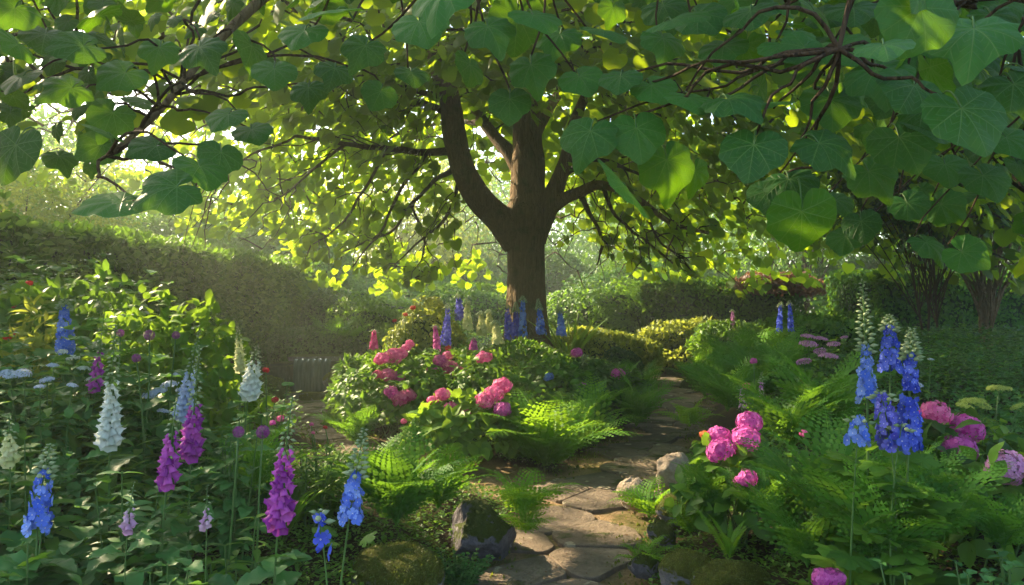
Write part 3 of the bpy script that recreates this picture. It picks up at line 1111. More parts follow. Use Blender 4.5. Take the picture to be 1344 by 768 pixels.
# ---- flowers
def bell():
    v, f = [], []
    prof = [(0, .10), (.12, .26), (.40, .32), (.70, .36), (.90, .44), (1.02, .58)]
    n = 10
    for k, (y, r_) in enumerate(prof):
        for j_ in range(n):
            a_ = 2 * math.pi * j_ / n
            q = 1.0
            yy = y
            if k == len(prof) - 1:
                yy = y + (.16 if math.sin(a_) < -.3 else -.05) + .03 * math.cos(5 * a_)
                q = 1 + .10 * math.cos(5 * a_)
            v.append((math.cos(a_) * r_ * q, yy, math.sin(a_) * r_ * q))
    for k in range(len(prof) - 1):
        for j_ in range(n):
            j2 = (j_ + 1) % n
            f.append((k * n + j_, k * n + j2, (k + 1) * n + j2, (k + 1) * n + j_))
    v.append((0, -.04, 0))
    for j_ in range(n): f.append((len(v) - 1, (j_ + 1) % n, j_))
    return T_from(v, f)


BELL = bell()
_a = np.linspace(0, 2 * math.pi, 7)[:-1]
BUD = T_from([(0, 0, 0)] + [(math.cos(a_) * .26, .5, math.sin(a_) * .26) for a_ in _a] + [(0, 1.1, 0)], [(0, 1 + (j_ + 1) % 6, 1 + j_) for j_ in range(6)] + [(1 + j_, 1 + (j_ + 1) % 6, 7) for j_ in range(6)])


def floret(npet=5, w=.42, cup=.25, curl=-.1, eye=0.0, notch=.0):
    """open flower facing +Y (petals spread in the XZ plane)"""
    ts, ms = [], []
    for k in range(npet):
        a_ = 2 * math.pi * k / npet
        pts = [(0, 0, 0), (w * .75, .45, cup * .3), (-w * .75, .45, cup * .3), (w, .8, cup * .8), (-w, .8, cup * .8), (0, 1.0 - notch, cup + curl), (0, .5, cup * .12)]
        T = T_from(pts, [(0, 1, 6), (0, 6, 2), (1, 3, 5, 6), (6, 5, 4, 2)])
        # petal lies along Y with normal Z; turn so the flower faces +Y
        v = T['v']
        rr, hh = v[:, 1], v[:, 2]
        x = v[:, 0]
        ca, sa = math.cos(a_), math.sin(a_)
        T = dict(T)
        T['v'] = np.stack([x * ca + rr * sa, hh, -x * sa + rr * ca], 1)
        ts.append(T); ms.append(0)
    if eye:
        for k in range(4):
            a_ = 2 * math.pi * k / 4 + .4
            v = np.array([(0, .05, 0), (math.cos(a_) * eye, .16, math.sin(a_) * eye), (math.cos(a_ + 1.4) * eye, .16, math.sin(a_ + 1.4) * eye), (math.cos(a_ + .7) * eye * .8, .28, math.sin(a_ + .7) * eye * .8)])
            ts.append(T_from(v, [(0, 1, 3), (0, 3, 2), (1, 2, 3)]))
            ms.append(1)
    return T_join(ts, ms)


DELPH = floret(5, .42, .30, -.02, .13)
DELPH_LO = floret(5, .45, .30, 0, 0)
HYD = floret(4, .50, .10, -.05)
HYD['m'][:] = 0
STAR = floret(6, .16, .25, 0)


def spike(name, base, tip, f0, kind, mats, label, cat, n=42, size=.045, radius=.028, group=None, lean=None, buds=.25, foliage=None, leafy=16, stemr=.006, facing=.6, leaf_size=.2, taper=.6, budmat='bud', fl_share=1.0):
    """an upright flowering spire: stem, leaves, blossoms between f0 and 1-buds of its height, buds above"""
    r = rs()
    base, tip = np.asarray(base, float), np.asarray(tip, float)
    e = empty(name, base, label, cat, group)
    pts = bend(base, tip, 0, 14, lean if lean is not None else np.array([r.normal() * .030, r.normal() * .015, 0]))
    L_ = np.linalg.norm(tip - base)
    MB().tube(pts, np.linspace(stemr, stemr * .35, 14), 7, .6).build('stem', M['stem'], e, origin=base)
    f1 = 1 - buds * (1 - f0)
    ff = np.sort(r.uniform(f0, f1, n)) if kind != 'bell' else np.linspace(f0, f1, n)
    az = np.arange(n) * 2.39996 + r.normal(size=n) * .25
    if kind == 'bell':      # bells hang mostly on the side towards the light and the viewer
        az = -math.pi / 2 + ((np.arange(n) * .618) % 1 - .5) * 2 * math.pi * (.75)
    out = np.stack([np.cos(az), np.sin(az), np.zeros(n)], 1)
    q = (ff - f0) / (f1 - f0)
    prof = (1 - q) ** (taper + .2) * .84 + .16
    b = MB()
    P_ = along(pts, ff)
    if kind == 'bell':
        d = out * .75 + np.array([0, 0, -1.0]) + r.normal(size=(n, 3)) * .12
        nn = out + np.array([0, 0, .6])
        P_ = P_ + out * radius * .35
        rot = frames(d, nn)
        b.scatter(BELL, P_, rot, size * (prof * .92 + .22) * r.uniform(.88, 1.1, n), r.random(n))
    else:
        d = out + np.array([0, 0, .12]) + r.normal(size=(n, 3)) * .22
        rot = frames(d, np.tile([0, 0, 1.], (n, 1)) + r.normal(size=(n, 3)) * .3)
        P_ = P_ + out * radius * (prof[:, None] ** .8) * r.uniform(.75, 1.15, (n, 1))
        b.scatter(DELPH if kind == 'delph' else DELPH_LO, P_, rot, size * (.45 + .55 * prof) * r.uniform(.75, 1.15, n) * .5, r.random(n))
    b.build('blossoms', mats, e, origin=base)
    for q_ in P_[::6]: CLEAR.append((q_, radius + size))
    # buds at the top
    nb = max(6, int(n * .8 * buds / .25 * .7))
    fb = np.linspace(f1 - .02, .998, nb)
    az = np.arange(nb) * 2.39996
    out = np.stack([np.cos(az), np.sin(az), np.zeros(nb)], 1)
    qb = (fb - f1) / max(1e-3, 1 - f1)
    P_ = along(pts, fb) + out * radius * .28 * (1.1 - qb[:, None])
    d = out * 1.0 + np.array([0, 0, .1]) + (np.array([0, 0, -.5]) if kind == 'bell' else 0)
    MB().scatter(BUD, P_, frames(d, np.tile([0, 0, 1.], (nb, 1))), size * (.66 - .40 * np.clip(qb, 0, 1)) * (.95 if kind == 'bell' else 1.15), r.random(nb)).build('buds', M[budmat], e, origin=base)
    if leafy:
        T_, mt = (OVATE_S, M['leaf_cool']) if foliage is None else foliage
        fl = r.uniform(.04, max(.1, f0 - .03), leafy)
        az = np.arange(leafy) * 2.39996
        out = np.stack([np.cos(az), np.sin(az), np.zeros(leafy)], 1)
        b = MB()
        P_ = along(pts, fl)
        t_ = out + np.array([0, 0, .35]) + r.normal(size=(leafy, 3)) * .2
        nn = np.array([0, 0, 1.]) - out * .3 + r.normal(size=(leafy, 3)) * .2
        if T_ is LOBED: P_ = P_ + out * leaf_size * .5
        b.scatter(T_, P_, frames(t_, nn), leaf_size * (1.15 - fl) * r.uniform(.75, 1.15, leafy), r.random(leafy))
        b.build('leaves', mt, e, origin=base)
    return e


def flower_head_mesh(nf, floret_T, mat, fs, flat=.82, seed=1, lump=.08, lower=-.75):
    """rounded head of many small flowers, unit radius"""
    r = np.random.default_rng(seed)
    k = np.arange(nf) + .5
    zc = 1 - 2 * k / nf
    keep_ = zc > lower
    az = k * 2.39996
    s_ = np.sqrt(1 - zc ** 2)
    N = np.stack([s_ * np.cos(az), s_ * np.sin(az), zc], 1)[keep_]
    rad = 1 + lump * vn(N, 2.3, seed) + r.normal(size=len(N)) * .03
    P_ = N * rad[:, None] * np.array([1, 1, flat])
    m = len(N)
    b = MB()
    ref = np.cross(N, rdir(m))
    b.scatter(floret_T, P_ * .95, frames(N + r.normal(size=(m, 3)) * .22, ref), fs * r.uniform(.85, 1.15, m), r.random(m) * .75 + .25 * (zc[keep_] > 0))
    # the hidden inner stalks: a small dark ball so that the head is not hollow
    return mb_mesh(b, 'flower_head', mat)


HEADS = {}
for nm, mt, sd in (('pink', 'pink', 1), ('pink2', 'pink', 2), ('magenta', 'magenta', 3), ('magenta2', 'magenta', 4), ('mauve', 'mauve', 5), ('red', 'red', 6), ('orange', 'orange', 7), ('bluehead', 'blue_light', 8)):
    HEADS[nm] = flower_head_mesh(140, HYD, M[mt], .175, .80, sd, lump=.15)
HEADS['allium'] = flower_head_mesh(150, STAR, M['allium'], .20, 1.0, 9, .02, -1)
HEADS['lime'] = flower_head_mesh(130, STAR, M['lime_flower'], .16, .35, 10, .1, -.1)
HEADS['umbel'] = flower_head_mesh(110, HYD, M['mauve'], .14, .38, 11, .1, -.1)
HEADS['paleblue'] = flower_head_mesh(90, HYD, M['blue_pale'], .17, .45, 12, .2, -.2)
HEADS['palewhite'] = flower_head_mesh(90, HYD, M['white'], .17, .5, 13, .2, -.2)


def head(parent, base, p, kind, rad, name='flower_head', tilt=.25, label=None):
    r = rs()
    o = bpy.data.objects.new(name, HEADS[kind])
    COL.objects.link(o)
    o.parent = parent
    CLEAR.append((np.asarray(p), rad * 1.15))
    o.location = [float(c) for c in (np.asarray(p) - base)]
    o.scale = (rad, rad, rad)
    o.rotation_euler = (tilt * r.uniform(.3, 1.4), r.normal() * .2, r.uniform(0, 6.28))
    if label: o['label'] = label
    return o


def covers(P, spots, reach=.5):
    m = np.zeros(len(P), bool)
    for c_, r_ in spots:
        ax = unit(np.array([0, -1., .25]))
        v = P - c_
        s_ = np.clip(v @ ax, 0, reach)
        m |= np.linalg.norm(v - s_[:, None] * ax, axis=1) < r_
    return m


def dome_leaves(c, rx, ry, rz, n, T_, size, r, low=-.2, depth=.35, droop=.25, jit=.35):
    """leaves spread through the outer part of a rounded bush"""
    N = rdir(n * 2)
    N = N[N[:, 2] > low][:n]
    m = len(N)
    q = 1 - depth * r.random(m) ** 1.5
    q = q * (1 + .13 * vn(N, 2.6, c[0]))
    P_ = c + N * q[:, None] * [rx, ry, rz]
    Nn = unit(N / [rx, ry, rz])
    t_ = np.cross(Nn, rdir(m)) * .8 + Nn * .6 + np.array([0, 0, -droop]) + r.normal(size=(m, 3)) * jit
    nn = Nn + np.array([0, 0, .7]) + r.normal(size=(m, 3)) * jit
    return P_, frames(t_, nn), size * r.uniform(.65, 1.15, m)


def flowering_shrub(px, py, D, rx, ry, top, label, heads, cat='shrub', leaf=(OVATE, 'leaf'), lsize=.11, nleaf=320, name='hydrangea_shrub', group=None, hr=.075):
    """heads: (px, py, kind, radius factor, distance offset); the bush rises to `top` above its base"""
    r = rs()
    c = at(px, py, D)
    base = np.array([c[0], c[1], gz(c[0], c[1])])
    e = empty(name, base, label, cat, group)
    h = top
    cc = base + [0, 0, h * .42]
    P_, rt, s_ = dome_leaves(cc, rx, ry, h * .58, nleaf, leaf[0], lsize, r)
    m_ = ~covers(P_, [(at(hx, hy, D + dd), hr * rf * 1.15) for (hx, hy, kind, rf, dd) in heads])
    P_, rt, s_ = P_[m_], rt[m_], s_[m_]
    MB().scatter(leaf[0], P_, rt, s_, r.random(len(P_))).build('foliage', M[leaf[1]], e, origin=base)
    sb = MB()
    for (hx, hy, kind, rf, dd) in heads:
        p = at(hx, hy, D + dd)
        head(e, base, p, kind, hr * rf)
        s0 = base + [r.normal() * .06, r.normal() * .06, 0]
        sb.tube(bend(s0, p - [0, 0, .01], 0, 9, np.array([(p[0] - s0[0]) * .15, (p[1] - s0[1]) * .15, .04])), np.linspace(.006, .003, 9), 5, cap=False)
        # a collar of leaves under each head
        m = 6
        az = np.arange(m) * 1.047 + r.random()
        out = np.stack([np.cos(az), np.sin(az), az * 0], 1)
        lb = MB().scatter(leaf[0], np.tile(p - [0, 0, hr * rf * .8], (m, 1)) - [0, 0, .02], frames(out + [0, 0, -.1] + r.normal(size=(m, 3)) * .15, np.tile([0, 0, 1.], (m, 1)) + r.normal(size=(m, 3)) * .15), lsize * r.uniform(.8, 1.1, m), r.random(m))
        sb_leaves(e, base, lb, leaf[1])
    for k in range(7):
        q = cc + rdir(1)[0] * [rx * .5, ry * .5, h * .3]
        sb.tube(bend(base + r.normal(size=3) * [.05, .05, 0], q, .05), .006, 5, cap=False)
    sb.build('stems', M['stem'], e, origin=base)
    return e


_collars = {}


def sb_leaves(e, base, lb, mname):
    _collars.setdefault(e.name, [e, base, mname, MB()])
    t_ = _collars[e.name][3]
    for V, L_, S, Rn, U, M_ in zip(lb.V, lb.L, lb.S, lb.Rn, lb.U, lb.M):
        t_.add(V, L_, S, Rn, U, M_)


def finish_collars():
    for e, base, mname, b in _collars.values():
        b.build('upper_leaves', M[mname], e, origin=base)


def allium(px, py, D, rad, label, group=None, kind='allium'):
    p = at(px, py, D)
    r = rs()
    bx, by = p[0] + r.uniform(-.12, .12), p[1] + r.uniform(-.1, .1)
    base = np.array([bx, by, gz(bx, by)])
    e = empty('allium', base, label, 'allium', group)
    head(e, base, p, kind, rad)
    MB().tube(bend(base, p, 0, 9, np.array([r.normal() * .02, 0, 0])), np.linspace(.0055, .004, 9), 6).build('stem', M['stem'], e, origin=base)
    m = 5
    az = r.uniform(0, 6.28, m)
    out = np.stack([np.cos(az), np.sin(az), az * 0], 1)
    MB().scatter(BLADE, np.tile(base, (m, 1)), frames(out * .5 + [0, 0, 1.], out * -1 + [0, 0, .5]), r.uniform(.4, .6, m)).build('leaves', M['leaf'], e, origin=base)
    return e


def umbel_plant(name, heads, D, kind, rad, label, cat, nleaf=60, leaf=(OVATE_S, 'leaf'), lsize=.1, spread=.25, hz=None):
    """several flat or rounded heads on stalks of one clump; heads: (px, py, dD, factor)"""
    r = rs()
    P_ = np.array([at(a_, b_, D + d_) for a_, b_, d_, f_ in heads])
    cx, cy_ = P_[:, 0].mean(), P_[:, 1].mean() + .05
    base = np.array([cx, cy_, gz(cx, cy_)])
    e = empty(name, base, label, cat)
    sb = MB()
    for p, (_, _, _, f_) in zip(P_, heads):
        head(e, base, p, kind, rad * f_, tilt=.12)
        s0 = base + [(p[0] - cx) * .4, (p[1] - cy_) * .4, 0]
        sb.tube(bend(s0, p, .03), np.linspace(.005, .003, 9), 5, cap=False)
    sb.build('stems', M['stem'], e, origin=base)
    hm = (P_[:, 2].min() - base[2])
    wid = max(spread, (P_[:, 0].max() - P_[:, 0].min()) * .55)
    Q, rt, s_ = dome_leaves(base + [0, 0, hm * .35], wid, wid * .8, hm * .55, nleaf, leaf[0], lsize, r, -.4, .7)
    MB().scatter(leaf[0], Q, rt, s_, r.random(len(Q))).build('foliage', M[leaf[1]], e, origin=base)
    return e


def leafy_plant(p, h, n_stem, label, leaf=(OVATE_S, 'leaf_cool'), lsize=.13, spread=.2, pairs=5, name='leafy_plant', cat='plant', group=None, whorl=False, flat=.35):
    """upright stems each with pairs of leaves"""
    r = rs()
    p = np.asarray(p, float)
    base = np.array([p[0], p[1], gz(p[0], p[1])])
    e = empty(name, base, label, cat, group)
    sb, lb = MB(), MB()
    for k in range(n_stem):
        az = r.uniform(0, 6.28)
        d = r.uniform(0, 1) * spread
        tip_ = base + [math.cos(az) * d, math.sin(az) * d, h * r.uniform(.7, 1.0)]
        s0 = base + [math.cos(az) * d * .3, math.sin(az) * d * .3, -.02]
        pts = bend(s0, tip_, .02)
        sb.tube(pts, np.linspace(.006, .0025, 9), 5, cap=False)
        m = pairs * 2
        ff = np.repeat(np.linspace(.25, .99, pairs), 2)
        aa = np.repeat(np.arange(pairs) * (1.57 if not whorl else .6), 2) + np.tile([0, math.pi], pairs) + r.normal(size=m) * .25 + az
        out = np.stack([np.cos(aa), np.sin(aa), aa * 0], 1)
        q_ = along(pts, ff)
        ok_ = ~covers(q_, CLEAR, .4)
        lb.scatter(leaf[0], q_[ok_], frames(out + [0, 0, flat] * (ff[:, None] * 1.2 - .3) + r.normal(size=(m, 3)) * .12, np.tile([0, 0, 1.], (m, 1)) + r.normal(size=(m, 3)) * .2)[ok_], (lsize * (1.1 - .5 * ff ** 3) * r.uniform(.8, 1.1, m))[ok_], r.random(m)[ok_])
    sb.build('stems', M['stem'], e, origin=base)
    lb.build('leaves', M[leaf[1]], e, origin=base)
    return e


def boulder(name, c, rx, ry, rz, mat, label, seed, rough=.22, sub=5, rotz=0.0, cat='boulder', group=None, angular=.0):
    import bmesh
    bm = bmesh.new()
    bmesh.ops.create_icosphere(bm, subdivisions=sub, radius=1)
    co = np.array([v.co[:] for v in bm.verts])
    n = co.copy()
    if angular:          # planes cut facets into the stone
        r = np.random.default_rng(seed)
        for k in range(11):
            d = unit(r.normal(size=3))
            cut = r.uniform(.62, .85)
            s_ = co @ d
            co = co - d * (np.maximum(s_ - cut, 0) * angular)[:, None]
    co = co * (1 + rough * vn(n, 1.3, seed) + rough * .35 * vn(n, 3.7, seed + 2) + rough * .14 * vn(n, 9.0, seed))[:, None]
    co = co * (1 + rough * .07 * vn(n, 21.0, seed))[:, None]
    co = co * [rx, ry, rz]
    ca, sa = math.cos(rotz), math.sin(rotz)
    co = co @ np.array([[ca, sa, 0], [-sa, ca, 0], [0, 0, 1]])
    for v, q in zip(bm.verts, co): v.co = q
    me = bpy.data.meshes.new(name)
    bm.to_mesh(me)
    bm.free()
    me.materials.append(mat)
    for p_ in me.polygons: p_.use_smooth = True
    o = bpy.data.objects.new(name, me)
    COL.objects.link(o)
    o.location = [float(q) for q in c]
    if mat in (M['rock_moss'], M['moss']):          # a pelt of moss on what faces up
        nv = np.array([v.normal[:] for v in me.vertices])
        up_ = nv[:, 2] + .5 * vn(co, 4.0 / max(rx, .1) * .25, seed)
        idx = np.where(up_ > (.35 if mat is M['rock_moss'] else -.1))[0]
        r = np.random.default_rng(seed)
        big = max(rx, ry)
        idx = r.choice(idx, min(9000, len(idx) * 3))
        P_ = co[idx] + r.normal(size=(len(idx), 3)) * big * .015
        out = unit(r.normal(size=(len(idx), 3)))
        MB().scatter(TINY, P_, frames(out + nv[idx] * .9, nv[idx] + out * .4), big * .045 * r.uniform(.5, 1.3, len(idx)), r.random(len(idx))).build('moss', M['moss_leaf'], o)
    return tag(o, label, cat, group)


def shell_mesh(shape, n, T_, size, mat, seed, core=True, lump=.18, lumps=2.4, spike=.3):
    """foliage of a bush or hedge over a rounded form; unit sphere scaled by shape, or a box when shape has 4 entries"""
    r = np.random.default_rng(seed)
    sx, sy, sz = shape[:3]
    if len(shape) == 3:
        N = unit(r.normal(size=(int(n * 1.35), 3)))
        N = N[N[:, 2] > -.45][:n]
        f = 1 + lump * vn(N, lumps, seed)
        q = 1 - .16 * r.random(len(N)) ** 2
        P_ = N * (f * q)[:, None] * [sx, sy, sz]
        Nn = unit(N / [sx, sy, sz])
        P_[:, 2] += sz * .45
    else:           # clipped hedge: top and four sides of a box, edges softened
        A = np.array([sx * sy * 4, sx * sz * 2, sx * sz * 2, sy * sz * 2, sy * sz * 2])
        wch = r.choice(5, n, p=A / A.sum())
        u, v_ = r.uniform(-1, 1, n), r.uniform(-1, 1, n)
        P_ = np.zeros((n, 3)); Nn = np.zeros((n, 3))
        for k, (ax, sg) in enumerate(((2, 1), (1, 1), (1, -1), (0, 1), (0, -1))):
            m = wch == k
            o_ = [i_ for i_ in (0, 1, 2) if i_ != ax]
            P_[m, ax] = sg
            P_[m, o_[0]] = u[m]; P_[m, o_[1]] = v_[m]
            Nn[m, ax] = sg
        # round the corners a little
        hs = np.array([sx, sy, sz / 2])
        W = P_ * hs
        rad = .12
        over = np.maximum(np.abs(W) - (hs - rad), 0)
        ln = np.linalg.norm(over, axis=1, keepdims=True)
        W = np.where(ln > rad, np.sign(W) * (np.minimum(np.abs(W), hs - rad) + over * rad / np.maximum(ln, 1e-6)), W)
        W = W + Nn * (vn(W, 1.1, seed) * lump * .5 + vn(W, 4.0, seed) * lump * .18 - .06 * r.random(n) ** 2)[:, None]
        P_ = W + [0, 0, sz / 2]
    m = len(P_)
    t_ = np.cross(Nn, unit(r.normal(size=(m, 3)))) + Nn * spike + np.array([0, 0, .15])
    nn = Nn + r.normal(size=(m, 3)) * .45 + [0, 0, .3]
    return MB().scatter(T_, P_, frames(t_, nn), size * 1.22 * r.uniform(.6, 1.3, m), r.random(m)), P_


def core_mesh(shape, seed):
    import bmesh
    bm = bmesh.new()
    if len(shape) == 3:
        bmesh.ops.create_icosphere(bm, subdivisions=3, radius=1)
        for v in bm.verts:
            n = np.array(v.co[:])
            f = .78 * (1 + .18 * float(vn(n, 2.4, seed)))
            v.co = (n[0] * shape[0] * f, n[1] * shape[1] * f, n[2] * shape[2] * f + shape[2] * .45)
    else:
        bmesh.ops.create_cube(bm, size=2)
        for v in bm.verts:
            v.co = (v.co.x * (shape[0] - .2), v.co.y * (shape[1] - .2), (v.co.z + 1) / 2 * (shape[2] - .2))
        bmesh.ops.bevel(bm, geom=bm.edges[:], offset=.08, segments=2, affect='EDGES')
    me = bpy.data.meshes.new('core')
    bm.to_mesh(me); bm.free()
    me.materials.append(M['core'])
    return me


def bush(name, loc, shape, n, T_, size, matk, label, cat, seed, group=None, lump=.18, rotz=0, core=True, spike=.3, lumps=2.4):
    e = empty(name, loc, label, cat, group)
    b, _ = shell_mesh(shape, n, T_, size, None, seed, lump=lump, spike=spike, lumps=lumps)
    o = b.build('foliage', M[matk], e)
    if core:
        c = bpy.data.objects.new('shade_core', core_mesh(shape, seed))  # solid dark body added inside the foliage to stop light passing through
        COL.objects.link(c)
        c.parent = e
    e.rotation_euler = (0, 0, rotz)
    return e


def crown_tree(name, loc, h, cr, label, seed, matk='leaf', nl=9000, leaf=.16, trunk_r=.16, cat='tree', group=None, lowc=.25, ncl=60, bark='bark_small', nstem=1, flat=1.0):
    """far tree: forked trunk, limbs, clumped crown"""
    r = np.random.default_rng(seed)
    e = empty(name, loc, label, cat, group)
    cl = []
    while len(cl) < ncl:
        d = unit(r.normal(size=3)) * r.random() ** .45
        z_ = h * (lowc + (1 - lowc) * (d[2] + 1) / 2)
        cl.append((d[0] * cr, d[1] * cr, z_))
    cl = np.array(cl)
    tb_ = MB()
    for s_ in range(nstem):
        lean = r.normal(size=2) * (.04 if nstem == 1 else .22) * h * .3
        b0 = np.array([r.normal() * .1 * (nstem > 1), r.normal() * .1 * (nstem > 1), -.1])
        top = np.array([lean[0], lean[1], h * .62])
        pts = bend(b0, top, 0, 9, np.array([r.normal() * .1, r.normal() * .1, 0]))
        tb_.tube(pts, np.linspace(trunk_r, trunk_r * .4, 9) / math.sqrt(nstem), 8)
        for c_ in cl[s_::nstem][: 26]:
            f = np.clip(c_[2] / h - .25, .25, .98) * r.uniform(.7, 1)
            p0 = along(pts, np.array([min(f, 1)]))[0]
            tb_.tube(bend(p0, c_, .15), np.linspace(trunk_r * .25, .012, 9), 4, cap=False)
    tb_.build('trunk', M[bark], e)
    per = nl // ncl
    P_ = np.repeat(cl, per, 0) + r.normal(size=(per * ncl, 3)) * np.array([cr * .16, cr * .16, h * .055 * flat])
    m = len(P_)
    Nn = unit(P_ - [0, 0, h * .5])
    t_ = Nn * .6 + r.normal(size=(m, 3)) * .6 + [0, 0, -.5]
    nn = Nn * .5 + [0, 0, .8] + r.normal(size=(m, 3)) * .5
    MB().scatter(SMALL if leaf > .1 else TINY, P_, frames(t_, nn), leaf * r.uniform(.6, 1.2, m), r.random(m)).build('crown', M[matk], e)
    return e

# ------------------------------------------------------------------ hedges, trees and shrubs round the garden
bush('clipped_hedge', (-6.6, 13.5, gz(-6.6, 13.5)), (1.0, 8.2, 2.1, 0), 80000, SMALL, .085, 'hedge', 'tall dark clipped hedge that runs back along the left side of the garden', 'hedge', 3, lump=.22)
bush('box_hedge', at(497, 440, 17.5) * [1, 1, 0] + [0, 0, .2], (.72, .5, 1.25, 0), 7000, SMALL, .05, 'leaf', 'low square-cut box hedge with a sunlit flat top left of the trunk', 'hedge', 4, lump=.08)
bush('rounded_shrub', (-1.2, 24.5, .3), (2.3, 1.4, 1.35), 12000, SMALL, .09, 'hedge', 'broad dark rounded shrub in the mist just left of the trunk', 'shrub', 5)
bush('rounded_shrub', (1.2, 27, .3), (1.6, 1.2, 1.0), 6000, SMALL, .09, 'leaf', 'misty green rounded shrub far behind the trunk', 'shrub', 6)
c = at(935, 418, 16.5)
bush('ball_topiary', (c[0], c[1], gz(c[0], c[1])), (.62, .62, .70), 6000, SMALL, .055, 'leaf', 'small round clipped shrub before the dark hedge right of the trunk', 'topiary', 7, lump=.05)
bush('clipped_hedge', (5.4, 19.6, .3), (2.1, .8, 1.9, 0), 16000, SMALL, .075, 'hedge', 'dark clipped hedge behind the small round topiary', 'hedge', 8, lump=.3)
bush('clipped_hedge', (10.3, 16.5, .3), (2.7, 1.2, 2.0, 0), 24000, SMALL, .075, 'hedge', 'dark overgrown hedge behind the blue spires at the right', 'hedge', 9, lump=.5)
bush('rounded_shrub', (2.4, 19.5, .3), (1.5, 1.2, 1.25), 9000, SMALL, .085, 'leaf', 'loose green shrub with sunlit leaves just right of the trunk', 'shrub', 10, lump=.3)
bush('rounded_shrub', (4.0, 23.5, .3), (2.4, 1.3, 1.9), 12000, SMALL, .09, 'hedge', 'tall shadowy shrub over the back of the dark hedge', 'shrub', 11, lump=.3)
bush('rounded_shrub', (-5.0, 19.8, .3), (1.7, 1.3, 1.15), 11000, SMALL, .07, 'leaf_dark', 'low misty shrub above the little waterfall', 'shrub', 12)
bush('rounded_shrub', (-3.4, 21.5, .3), (1.9, 1.2, 1.05), 9000, SMALL, .08, 'leaf', 'soft feathery green shrub in the sunbeam behind the waterfall', 'shrub', 13, lump=.35)
bush('lilac_shrub', (-5.2, 24.5, .3), (1.5, 1.2, 1.35), 8000, SMALL, .08, 'leaf', 'pale flowered shrub deep in the mist at the end of the tall hedge', 'shrub', 14, lump=.35)
c = at(560, 440, 11.5)
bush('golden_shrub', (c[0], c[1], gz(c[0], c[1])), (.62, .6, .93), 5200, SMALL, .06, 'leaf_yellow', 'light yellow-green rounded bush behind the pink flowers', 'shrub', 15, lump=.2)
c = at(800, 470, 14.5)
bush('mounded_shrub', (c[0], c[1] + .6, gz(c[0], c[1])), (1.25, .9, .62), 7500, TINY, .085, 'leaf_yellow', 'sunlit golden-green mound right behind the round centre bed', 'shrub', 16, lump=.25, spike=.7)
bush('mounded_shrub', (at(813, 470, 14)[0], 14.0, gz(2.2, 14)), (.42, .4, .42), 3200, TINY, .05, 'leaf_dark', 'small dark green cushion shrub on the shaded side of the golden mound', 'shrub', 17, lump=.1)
c = at(1020, 400, 19)
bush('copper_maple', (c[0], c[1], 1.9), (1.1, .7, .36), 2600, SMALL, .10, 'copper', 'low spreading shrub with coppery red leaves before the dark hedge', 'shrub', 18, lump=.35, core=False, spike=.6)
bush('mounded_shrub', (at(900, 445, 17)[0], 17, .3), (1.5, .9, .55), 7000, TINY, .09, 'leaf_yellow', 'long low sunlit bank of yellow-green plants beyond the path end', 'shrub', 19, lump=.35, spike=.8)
bush('mounded_shrub', (at(985, 450, 14)[0], 14.2, gz(4.6, 14)), (1.0, .8, .62), 6000, TINY, .08, 'leaf', 'leafy green mound below the small pink spire', 'shrub', 20, lump=.35, spike=.7)
bush('mounded_shrub', (at(1100, 440, 12)[0], 12.4, gz(5.5, 12)), (1.2, .8, .70), 7000, SMALL, .07, 'leaf', 'bright leafy shrub before the overgrown hedge', 'shrub', 21, lump=.3, spike=.6)
bush('mounded_shrub', (-4.0, 14.6, gz(-4, 14.6)), (.9, .8, .62), 5500, TINY, .07, 'leaf_dark', 'dark cushion of foliage left of the little waterfall', 'shrub', 22, lump=.25)
bush('mounded_shrub', (-2.1, 14.8, gz(-2, 14.8)), (.8, .7, .62), 5000, TINY, .07, 'leaf', 'green mound right of the little waterfall', 'shrub', 23, lump=.35, spike=.6)
bush('mounded_shrub', (-3.0, 15.9, gz(-3, 15.9)), (1.0, .7, .78), 5500, TINY, .07, 'leaf', 'rounded plant growing over the top of the little waterfall', 'shrub', 24, lump=.35, spike=.6)

hd = bpy.data.objects['clipped_hedge']
b, _ = shell_mesh((1.03, 8.25, 2.14, 0), 15000, SMALL, .085, None, 33, lump=.3, spike=1.3)
b.build('young_shoots', M['leaf'], hd)
for k, (x_, y_, a_, b_, mk, lb) in enumerate([
    (-10.6, 21.5, 2.6, 2.6, 'leaf', 'big rounded green bush rising behind the middle of the tall hedge'),
    (-12.6, 14.5, 2.4, 2.5, 'leaf', 'big rounded green bush rising behind the near part of the tall hedge'),
    (-8.0, 25.0, 2.4, 2.5, 'leaf', 'big hazy bush just past the far end of the tall hedge'),
    (-9.5, 29.5, 3.2, 2.1, 'hedge', 'large misty bush behind the end of the tall hedge'),
    (-4.2, 29.0, 3.2, 1.9, 'leaf', 'large soft green bush in the mist beyond the waterfall'),
    (1.5, 31.0, 3.4, 2.0, 'hedge', 'large misty bush straight behind the trunk'),
    (7.0, 28.0, 3.3, 2.0, 'leaf', 'large bush behind the dark hedge right of the trunk'),
    (12.8, 25.0, 3.3, 2.1, 'hedge', 'large dark bush behind the overgrown hedge'),
    (18.0, 21.0, 3.4, 2.2, 'leaf_dark', 'large dark bush closing the right edge of the garden'),
    (-2.0, 38.0, 5.0, 3.0, 'leaf', 'wide pale bush far in the mist left of the trunk'),
    (9.0, 38.0, 5.0, 3.0, 'leaf', 'wide pale bush far in the mist right of the trunk')]):
    bush('large_shrub', (x_, y_, .3), (a_, 1.8, b_), 15000, SMALL, .15, mk, lb, 'shrub', 200 + k, lump=.35, spike=.6, rotz=.4)

